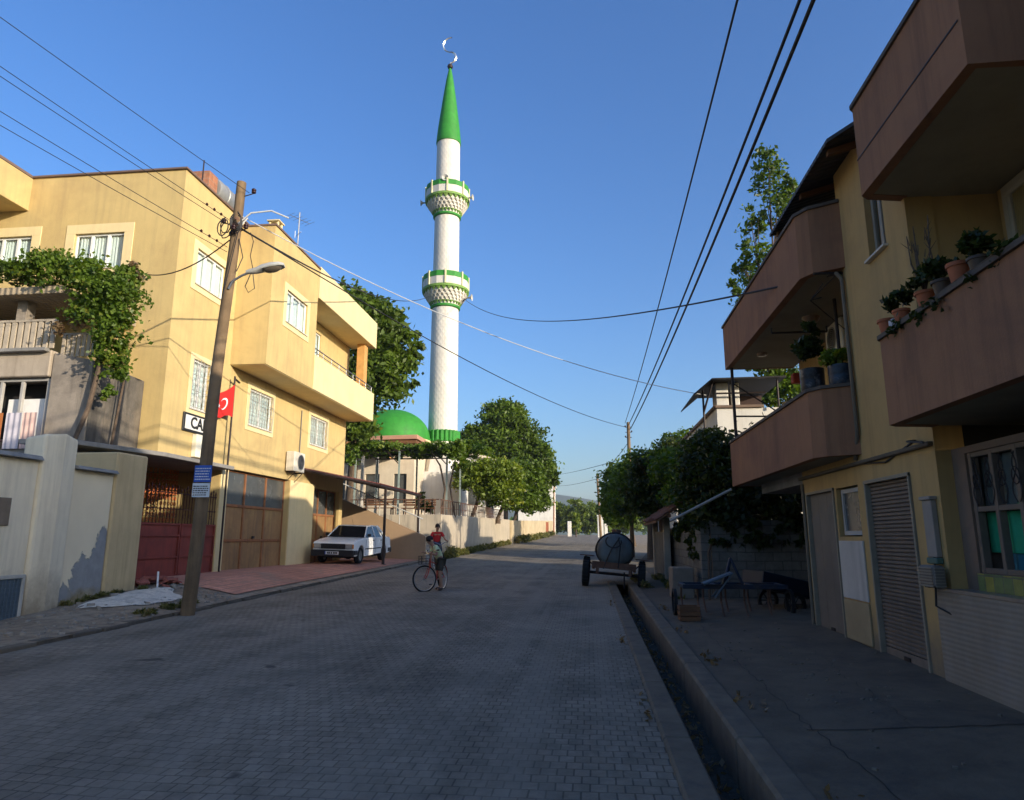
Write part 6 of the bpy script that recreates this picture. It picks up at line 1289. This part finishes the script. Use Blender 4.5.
# ------------------------------------------------------------------ bicycles
def bicycle(label,loc,rz,steer,paint,seed,rw=.325,basket=False,lean=0):
    b=thing('bicycle',label,'bicycle',loc,rz,'bicycles of the two boys'); b.rotation_euler=(lean,0,rz)
    def wheel(pos,ang):
        w_=bpy.data.objects.new('wheel',None); C.objects.link(w_); w_.parent=b; w_.location=pos; w_.rotation_euler=(0,0,ang); M=Matrix.Rotation(R(90),4,'X')
        m=MB(); m.path([(rw*math.cos(a),0,rw*math.sin(a)) for a in np.linspace(0,2*PI,41)],.022,7,cap=False); m.build('tyre',M_black,w_,local=True,smooth=True)
        m=MB(); m.lathe([(rw-.035,-.012),(rw-.02,-.014),(rw-.02,.014),(rw-.035,.012)],(0,0,0),36,M,closed=True); m.build('rim',mat('bike_rim',(.6,.58,.55),.3,metal=.6,bump=0),w_,local=True,smooth=True)
        m=MB(); m.lathe([(.02,-.04),(.02,.04)],(0,0,0),10,M)
        for k in range(20):
            a=2*PI*k/20; m.path([(.02*math.cos(a+.5),.03*(-1)**k,.02*math.sin(a+.5)),((rw-.03)*math.cos(a),0,(rw-.03)*math.sin(a))],.0022,4)
        m.build('spokes',M_steel,w_,local=True)
    hd=Vector((.36,0,.78)); Ms=Matrix.Translation(hd)@Matrix.Rotation(steer,4,'Z')
    fw=Ms@Vector((.17,0,rw-.78)); wheel((-.5,0,rw),0); wheel(tuple(fw),steer)
    bb=Vector((-.06,0,.28)); st=Vector((-.22,0,.72))
    m=MB(); m.path([st,bb],.018,8); m.path([bb,hd-Vector((0,0,.12))],.02,8); m.path([st-Vector((0,0,.06)),hd-Vector((0,0,.02))],.016,8)
    for s in (-1,1): m.path([bb,(-.5,.05*s,rw)],.010,6); m.path([st-Vector((0,0,.05)),(-.5,.05*s,rw)],.009,6)
    m.path([hd-Vector((.02,0,.16)),hd+Vector((0,0,.05))],.022,8); m.build('frame',paint,b,local=True,smooth=True)
    m=MB()
    for s in (-1,1): m.path([Ms@Vector((.03,.05*s,-.16)),Ms@Vector((.10,.055*s,-.35)),fw+Ms.to_3x3()@Vector((0,.05*s,0))],.012,6)
    m.path([Ms@Vector((.03,-.06,-.15)),Ms@Vector((.03,.06,-.15))],.016,6); m.build('fork',paint,b,local=True,smooth=True)
    m=MB(); m.path([Ms@Vector((0,0,0)),Ms@Vector((0,0,.17))],.014,6); m.path([Ms@Vector((-.08,.29,.26)),Ms@Vector((0,.18,.24)),Ms@Vector((.04,.05,.17)),Ms@Vector((.04,-.05,.17)),Ms@Vector((0,-.18,.24)),Ms@Vector((-.08,-.29,.26))],.012,7); m.build('handlebar',M_chrome,b,local=True,smooth=True)
    for s in (-1,1): m=MB(); m.path([Ms@Vector((-.06,.24*s,.255)),Ms@Vector((-.11,.33*s,.262))],.018,8); m.build('grip',M_blackp,b,local=True,smooth=True)
    m=MB(); m.path([st,st+Vector((-.03,0,.13))],.012,6); m.lathe([(.02,0),(1,.3),(.95,.8),(.3,1)],(0,0,0),12); k0=len(m.v)-48; m.v=[v if i<k0 else (st.x-.04+v[0]*(.13 if v[0]>0 else .12),v[1]*(.035 if v[0]>.2 else .075),st.z+.12+v[2]*.05) for i,v in enumerate(m.v)]; m.build('saddle',M_blackp,b,local=True,smooth=True)
    m=MB(); m.lathe([(.075,-.005),(.085,-.004),(.085,.004),(.075,.005)],tuple(bb+Vector((0,-.05,0))),20,Matrix.Rotation(R(90),4,'X'),closed=True); m.path([bb+Vector((0,-.06,0)),bb+Vector((.1,-.08,-.12))],.009,5); m.path([bb+Vector((0,.06,0)),bb+Vector((-.1,.08,.12))],.009,5); m.path([bb+Vector((0,-.06,0)),bb+Vector((0,.06,0))],.012,5); m.path([bb+Vector((0,-.05,.083)),(-.5,-.05,rw+.035)],.004,4); m.path([bb+Vector((0,-.05,-.083)),(-.5,-.05,rw-.035)],.004,4); m.build('crank',M_steel,b,local=True)
    for s in (-1,1): m=MB(); p=bb+Vector((.1*(1 if s<0 else -1),.115*s,-.12*(1 if s<0 else -1))); m.box(p.x-.045,p.x+.045,p.y-.04,p.y+.04,p.z-.01,p.z+.01); m.build('pedal',M_blackp,b,local=True)
    if basket:
        m=MB(); M=Ms@Matrix.Translation((.17,0,.02))
        for z in (-.1,-.03,.04,.11): m.path([M@Vector((x,y,z)) for x,y in ((-.1,-.13),(.1,-.13),(.1,.13),(-.1,.13),(-.1,-.13))],.006,4)
        for x,y in ((-.1,-.13),(0,-.13),(.1,-.13),(.1,-.045),(.1,.045),(.1,.13),(0,.13),(-.1,.13)): m.path([M@Vector((x,y,-.1)),M@Vector((x,y,.11))],.006,4)
        m.box(-.1,.1,-.13,.13,-.105,-.098,M); m.build('basket',M_blackp,b,local=True)
    m=MB(); m.path([(-.5+(rw+.03)*math.cos(a),0,rw+(rw+.03)*math.sin(a)) for a in np.linspace(R(20),R(165),12)],.022,4,flat=.3); m.build('mudguard',paint,b,local=True)
    return b
red=mat('red_bike_paint',(.50,.04,.02),.35,.1,4,bump=0); grey=mat('bluegrey_bike_paint',(.08,.11,.14),.4,.1,4,bump=0)
hx,hy=-.17,-.985
g1=gz(-4,18.5)
bicycle('red bicycle with a black basket, held by the boy in the pale shirt',(-4.06,18.5,g1),math.atan2(hy,hx),R(-40),red,1,basket=True,lean=R(3))
g2=gz(-5.7,26)
bicycle('blue-grey bicycle seen head-on, under the boy in red',(-5.70,26.2,g2),math.atan2(-1,.45),R(6),grey,2)
# ------------------------------------------------------------------ people
def skin(name,J,E,m,parent,sub=2,root=0):
    me=bpy.data.meshes.new(name); keys=list(J); ix={k:i for i,k in enumerate(keys)}
    me.from_pydata([tuple(J[k][0]) for k in keys],[(ix[a],ix[b]) for a,b in E],[]); o=bpy.data.objects.new(name,me); C.objects.link(o)
    mo=o.modifiers.new('s','SKIN'); mo.use_smooth_shade=True; sv=me.skin_vertices[0].data
    for k in keys:
        r_=J[k][1]; sv[ix[k]].radius=r_ if isinstance(r_,tuple) else (r_,r_); sv[ix[k]].use_root=False
    sv[root].use_root=True
    ss=o.modifiers.new('u','SUBSURF'); ss.levels=sub; ss.render_levels=sub
    dg=bpy.context.evaluated_depsgraph_get(); me2=bpy.data.meshes.new_from_object(o.evaluated_get(dg)); bpy.data.objects.remove(o)
    me2.name=name; me2.materials.clear(); me2.materials.append(m); me2.polygons.foreach_set('use_smooth',[True]*len(me2.polygons)); o=bpy.data.objects.new(name,me2); C.objects.link(o); o.parent=parent; return o
M_skin=mat('tanned_skin',(.40,.22,.14),.55,.06,10,bump=0); M_hair=mat('dark_hair',(.02,.013,.01),.6,.3,30,bump=.3)
def person(label,loc,rz,pose,shirt,shorts,shoe,sc=1.0):
    p=thing('person',label,'person',loc,rz); V=Vector
    Q={k:V(v)*sc for k,v in pose.items()}
    J={};E=[]
    def j(k,co,r): J[k]=(co,r if isinstance(r,tuple) else r*sc)
    rs=lambda a,b: (a*sc,b*sc)
    j('pel',Q['pelvis'],rs(.115,.09)); j('waist',Q['pelvis'].lerp(Q['chest'],.5),rs(.10,.075)); j('chest',Q['chest'],rs(.125,.085)); j('neck',Q['neck'],.045)
    hd=(Q['head']-Q['neck']).normalized(); fw=Q['face'].normalized()
    j('jaw',Q['head']-hd*.055*sc+fw*.02*sc,.062); j('head',Q['head']+hd*.025*sc,rs(.078,.088)); j('crown',Q['head']+hd*.085*sc-fw*.012*sc,rs(.055,.062)); E+=[('pel','waist'),('waist','chest'),('chest','neck'),('neck','jaw'),('jaw','head'),('head','crown')]
    j('nose',Q['head']+fw*.095*sc-hd*.01*sc,.011); E.append(('head','nose'))
    for s in 'lr':
        sh=Q['sh_'+s]; el=Q['el_'+s]; wr_=Q['wr_'+s]; ha=Q['ha_'+s]
        j('sh'+s,sh,.047); j('ua'+s,sh.lerp(el,.5),.04); j('el'+s,el,.033); j('fa'+s,el.lerp(wr_,.4),.032); j('wr'+s,wr_,.022); j('pa'+s,ha,rs(.034,.018)); E+=[('chest','sh'+s),('sh'+s,'ua'+s),('ua'+s,'el'+s),('el'+s,'fa'+s),('fa'+s,'wr'+s),('wr'+s,'pa'+s)]
        d=(ha-wr_).normalized(); side=d.cross(V((0,0,1))).normalized(); dn=d.cross(side).normalized(); dn=dn if dn.z<0 else -dn
        for i,(o_,ln) in enumerate(((-.027,.052),(-.009,.062),(.009,.058),(.027,.044))):
            a=ha+d*.035*sc+side*o_*sc; b_=a+(d*.75+dn*.5)*ln*.55*sc; c_=b_+(d*.1+dn)*ln*.5*sc; j(f'f{i}a{s}',a,.0085); j(f'f{i}b{s}',b_,.0078); j(f'f{i}c{s}',c_,.006); E+=[('pa'+s,f'f{i}a{s}'),(f'f{i}a{s}',f'f{i}b{s}'),(f'f{i}b{s}',f'f{i}c{s}')]
        sg=-1 if s=='l' else 1; a=wr_.lerp(ha,.5)+side*sg*.034*sc; j('t1'+s,a,.010); j('t2'+s,a+(d*.6+side*sg*.3+dn*.5)*.04*sc,.008); E+=[('wr'+s,'t1'+s),('t1'+s,'t2'+s)]
        hp=Q['hip_'+s]; kn=Q['kn_'+s]; an=Q['an_'+s]; to=Q['to_'+s]
        j('hp'+s,hp,.082); j('th'+s,hp.lerp(kn,.5),.068); j('kn'+s,kn,.05); j('ca'+s,kn.lerp(an,.32)-fw*0,.05); j('an'+s,an,.03); j('ft'+s,an.lerp(to,.5)-V((0,0,.02*sc)),.034); j('to'+s,to,.026); E+=[('pel','hp'+s),('hp'+s,'th'+s),('th'+s,'kn'+s),('kn'+s,'ca'+s),('ca'+s,'an'+s),('an'+s,'ft'+s),('ft'+s,'to'+s)]
    skin('body',J,E,M_skin,p)
    # shirt
    K={k:J[k] for k in ('pel','waist','chest')}; K={'pel':(J['pel'][0]+V((0,0,-.01)),rs(.132,.115)),'waist':(J['waist'][0],rs(.128,.112)),'chest':(J['chest'][0],rs(.146,.118)),'nk':(J['chest'][0].lerp(J['neck'][0],.66),rs(.07,.068))}
    EE=[('pel','waist'),('waist','chest'),('chest','nk')]
    for s in 'lr': K['sh'+s]=(J['sh'+s][0],.062*sc); K['ua'+s]=(J['sh'+s][0].lerp(J['el'+s][0],.72),.056*sc); EE+=[('chest','sh'+s),('sh'+s,'ua'+s)]
    skin('shirt',K,EE,shirt,p)
    K={'pel':(J['pel'][0]-V((0,0,.01)),rs(.126,.104))}; EE=[]
    for s in 'lr': K['hp'+s]=(J['hp'+s][0],.095*sc); K['th'+s]=(J['th'+s][0],.086*sc); K['lo'+s]=(J['hp'+s][0].lerp(J['kn'+s][0],.85),.078*sc); EE+=[('pel','hp'+s),('hp'+s,'th'+s),('th'+s,'lo'+s)]
    skin('shorts',K,EE,shorts,p)
    for s in 'lr': skin('shoe',{'a':(J['an'+s][0]-V((0,0,.035*sc))-(J['to'+s][0]-J['an'+s][0])*.2,.040*sc),'b':(J['ft'+s][0]-V((0,0,.006)),.042*sc),'c':(J['to'+s][0],.034*sc)},[('a','b'),('b','c')],shoe,p)
    # hair cap
    zx=hd; xx=fw; yx=zx.cross(xx).normalized(); xx=yx.cross(zx).normalized(); Mh=Matrix((xx,yx,zx)).transposed().to_4x4(); Mh.translation=Q['head']+hd*.03*sc-fw*.014*sc
    m=MB(); rows=[]; n=20; vs=[];rg=random.Random(2)
    for i in range(10):
        th=PI*.62*i/9
        for k in range(n):
            a=2*PI*k/n; lim=1-.30*max(0,math.cos(a))**2; t_=th*lim; rr=.098*sc*(1+.05*math.sin(5*a+i)+rg.uniform(-.02,.02)); vs.append(Mh@V((rr*math.sin(t_)*math.cos(a)*1.04,rr*math.sin(t_)*math.sin(a)*.92,rr*math.cos(t_)*1.08)))
    fs=[(i*n+k,i*n+(k+1)%n,(i+1)*n+(k+1)%n,(i+1)*n+k) for i in range(9) for k in range(n)]+[tuple(9*n+k for k in range(n))]
    m.add(vs,fs); m.build('hair',M_hair,p,local=True,smooth=True)
    m=MB()
    for s in (-1,1):
        c_=Q['head']+fw*.078*sc+yx*.03*s*sc+hd*.012*sc; m.lathe([(.002,-.008),(.009,-.004),(.010,0),(.009,.004),(.002,.008)],tuple(c_),8)
    m.build('eyes',MATS['sign_ink'],p,local=True)
    m=MB(); c_=Q['head']+fw*.078*sc-hd*.045*sc; m.path([c_-yx*.02*sc,c_+fw*.006*sc,c_+yx*.02*sc],.005,5); m.build('mouth',mat('lip',(.30,.10,.08),.5,bump=0),p,local=True)
    m=MB()
    for s in (-1,1):
        c_=Q['head']+yx*.083*s*sc-fw*.005*sc; m.lathe([(.004,-.028),(.014,-.02),(.018,0),(.016,.018),(.004,.028)],tuple(c_),8)
    m.build('ears',M_skin,p,local=True)
    return p
# boy in pale shirt: local x forward, y left. standing, head bent, both hands on the handlebar
pose1=dict(pelvis=(0,0,.80),chest=(.13,0,1.06),neck=(.23,0,1.19),head=(.31,0,1.29),face=(.80,0,-.62),
  sh_l=(.17,.16,1.12),sh_r=(.17,-.16,1.12),el_l=(.20,.24,.92),el_r=(.22,-.20,.93),wr_l=(.38,.15,.98),wr_r=(.37,-.22,.99),ha_l=(.44,.11,.985),ha_r=(.43,-.22,.995),
  hip_l=(0,.085,.76),hip_r=(0,-.085,.76),kn_l=(.05,.12,.42),kn_r=(.04,-.11,.42),an_l=(.0,.15,.08),an_r=(-.06,-.12,.08),to_l=(.14,.18,.03),to_r=(.09,-.13,.03))
person('boy in a pale yellow-green shirt and dark shorts, head bent over the red bicycle',(-3.98,18.62,g1),R(213),pose1,mat('pale_yellow_shirt',(.60,.66,.38),.9,.08,6,bump=.2),mat('dark_shorts',(.06,.055,.04),.9,.3,8,bump=.2),mat('dark_sandal',(.07,.045,.035),.7,bump=0),1.0)
pose2=dict(pelvis=(-.04,0,.92),chest=(.04,0,1.22),neck=(.07,0,1.38),head=(.10,0,1.50),face=(.98,0,-.1),
  sh_l=(.05,.17,1.29),sh_r=(.05,-.17,1.29),el_l=(.20,.25,1.10),el_r=(.18,-.26,1.10),wr_l=(.42,.26,1.03),wr_r=(.42,-.26,1.03),ha_l=(.48,.27,1.035),ha_r=(.48,-.27,1.035),
  hip_l=(-.02,.09,.90),hip_r=(-.02,-.09,.90),kn_l=(.16,.13,.54),kn_r=(.06,-.20,.50),an_l=(.02,.14,.24),an_r=(.0,-.27,.09),to_l=(.15,.14,.20),to_r=(.14,-.29,.035))
person('boy in a red shirt sitting on a bicycle, behind the other boy',(-5.80,26.4,g2),math.atan2(-1,.45),pose2,mat('red_shirt',(.50,.03,.03),.9,.08,6,bump=.2),mat('navy_shorts',(.03,.035,.06),.9,.2,8,bump=.2),mat('pale_shoe',(.3,.3,.3),.7,bump=0),1.06)
# ------------------------------------------------------------------ camera, sun, sky
cam=bpy.data.cameras.new('camera'); co=bpy.data.objects.new('camera',cam); C.objects.link(co); S.camera=co
th=R(11.42); ps=R(6.23); F=Vector((-math.sin(ps)*math.cos(th),math.cos(ps)*math.cos(th),math.sin(th))); Rv=Vector((math.cos(ps),math.sin(ps),0)); U=Rv.cross(F)
M=Matrix((Rv,U,-F)).transposed().to_4x4(); M.translation=(0,0,1.7); co.matrix_world=M
cam.sensor_width=36; cam.lens=683/1024*36; cam.clip_end=6000; cam.clip_start=.05
el=R(SUN_EL); az=R(SUN_AZ)     # azimuth clockwise from +Y
sd=Vector((math.sin(az)*math.cos(el),math.cos(az)*math.cos(el),math.sin(el)))
sl=bpy.data.lights.new('sun','SUN'); sl.energy=SUN_E; sl.angle=R(.5); sl.color=(1,.87,.69); so=bpy.data.objects.new('sun',sl); C.objects.link(so); so.rotation_euler=sd.to_track_quat('Z','Y').to_euler()
w=bpy.data.worlds.new('World'); S.world=w; w.use_nodes=True; N=w.node_tree.nodes; L=w.node_tree.links; bg=N['Background']
sk=N.new('ShaderNodeTexSky'); sk.sky_type='NISHITA'; sk.sun_disc=False; sk.sun_elevation=el; sk.sun_rotation=az; sk.air_density=1.2; sk.dust_density=SKY_DUST; sk.ozone_density=SKY_OZ; sk.altitude=0
hs=N.new('ShaderNodeHueSaturation'); hs.inputs['Saturation'].default_value=SKY_SAT; hs.inputs['Hue'].default_value=.51; L.new(sk.outputs[0],hs.inputs['Color']); L.new(hs.outputs[0],bg.inputs[0]); bg.inputs[1].default_value=SKY_S
S.view_settings.view_transform='Standard'; S.view_settings.look='None'; S.view_settings.gamma=1; S.view_settings.exposure=EXPO; S.view_settings.use_curve_mapping=False
S.cycles.use_denoising=True; S.cycles.max_bounces=6; S.cycles.transparent_max_bounces=12; S.cycles.caustics_reflective=False; S.cycles.caustics_refractive=False
bw=MB().box(-2700,2700,-420,2700,-14,170); hz=bw.build('haze',None,None) if False else None
hm=bpy.data.materials.new('thin_air'); nt,N,L=_nodes(hm); o=N.new('ShaderNodeOutputMaterial'); pv=N.new('ShaderNodeVolumePrincipled'); pv.inputs['Color'].default_value=(.75,.85,1,1); pv.inputs['Density'].default_value=.00022; L.new(pv.outputs[0],o.inputs['Volume'])
hz=bw.build('haze',hm); hz['kind']='stuff'
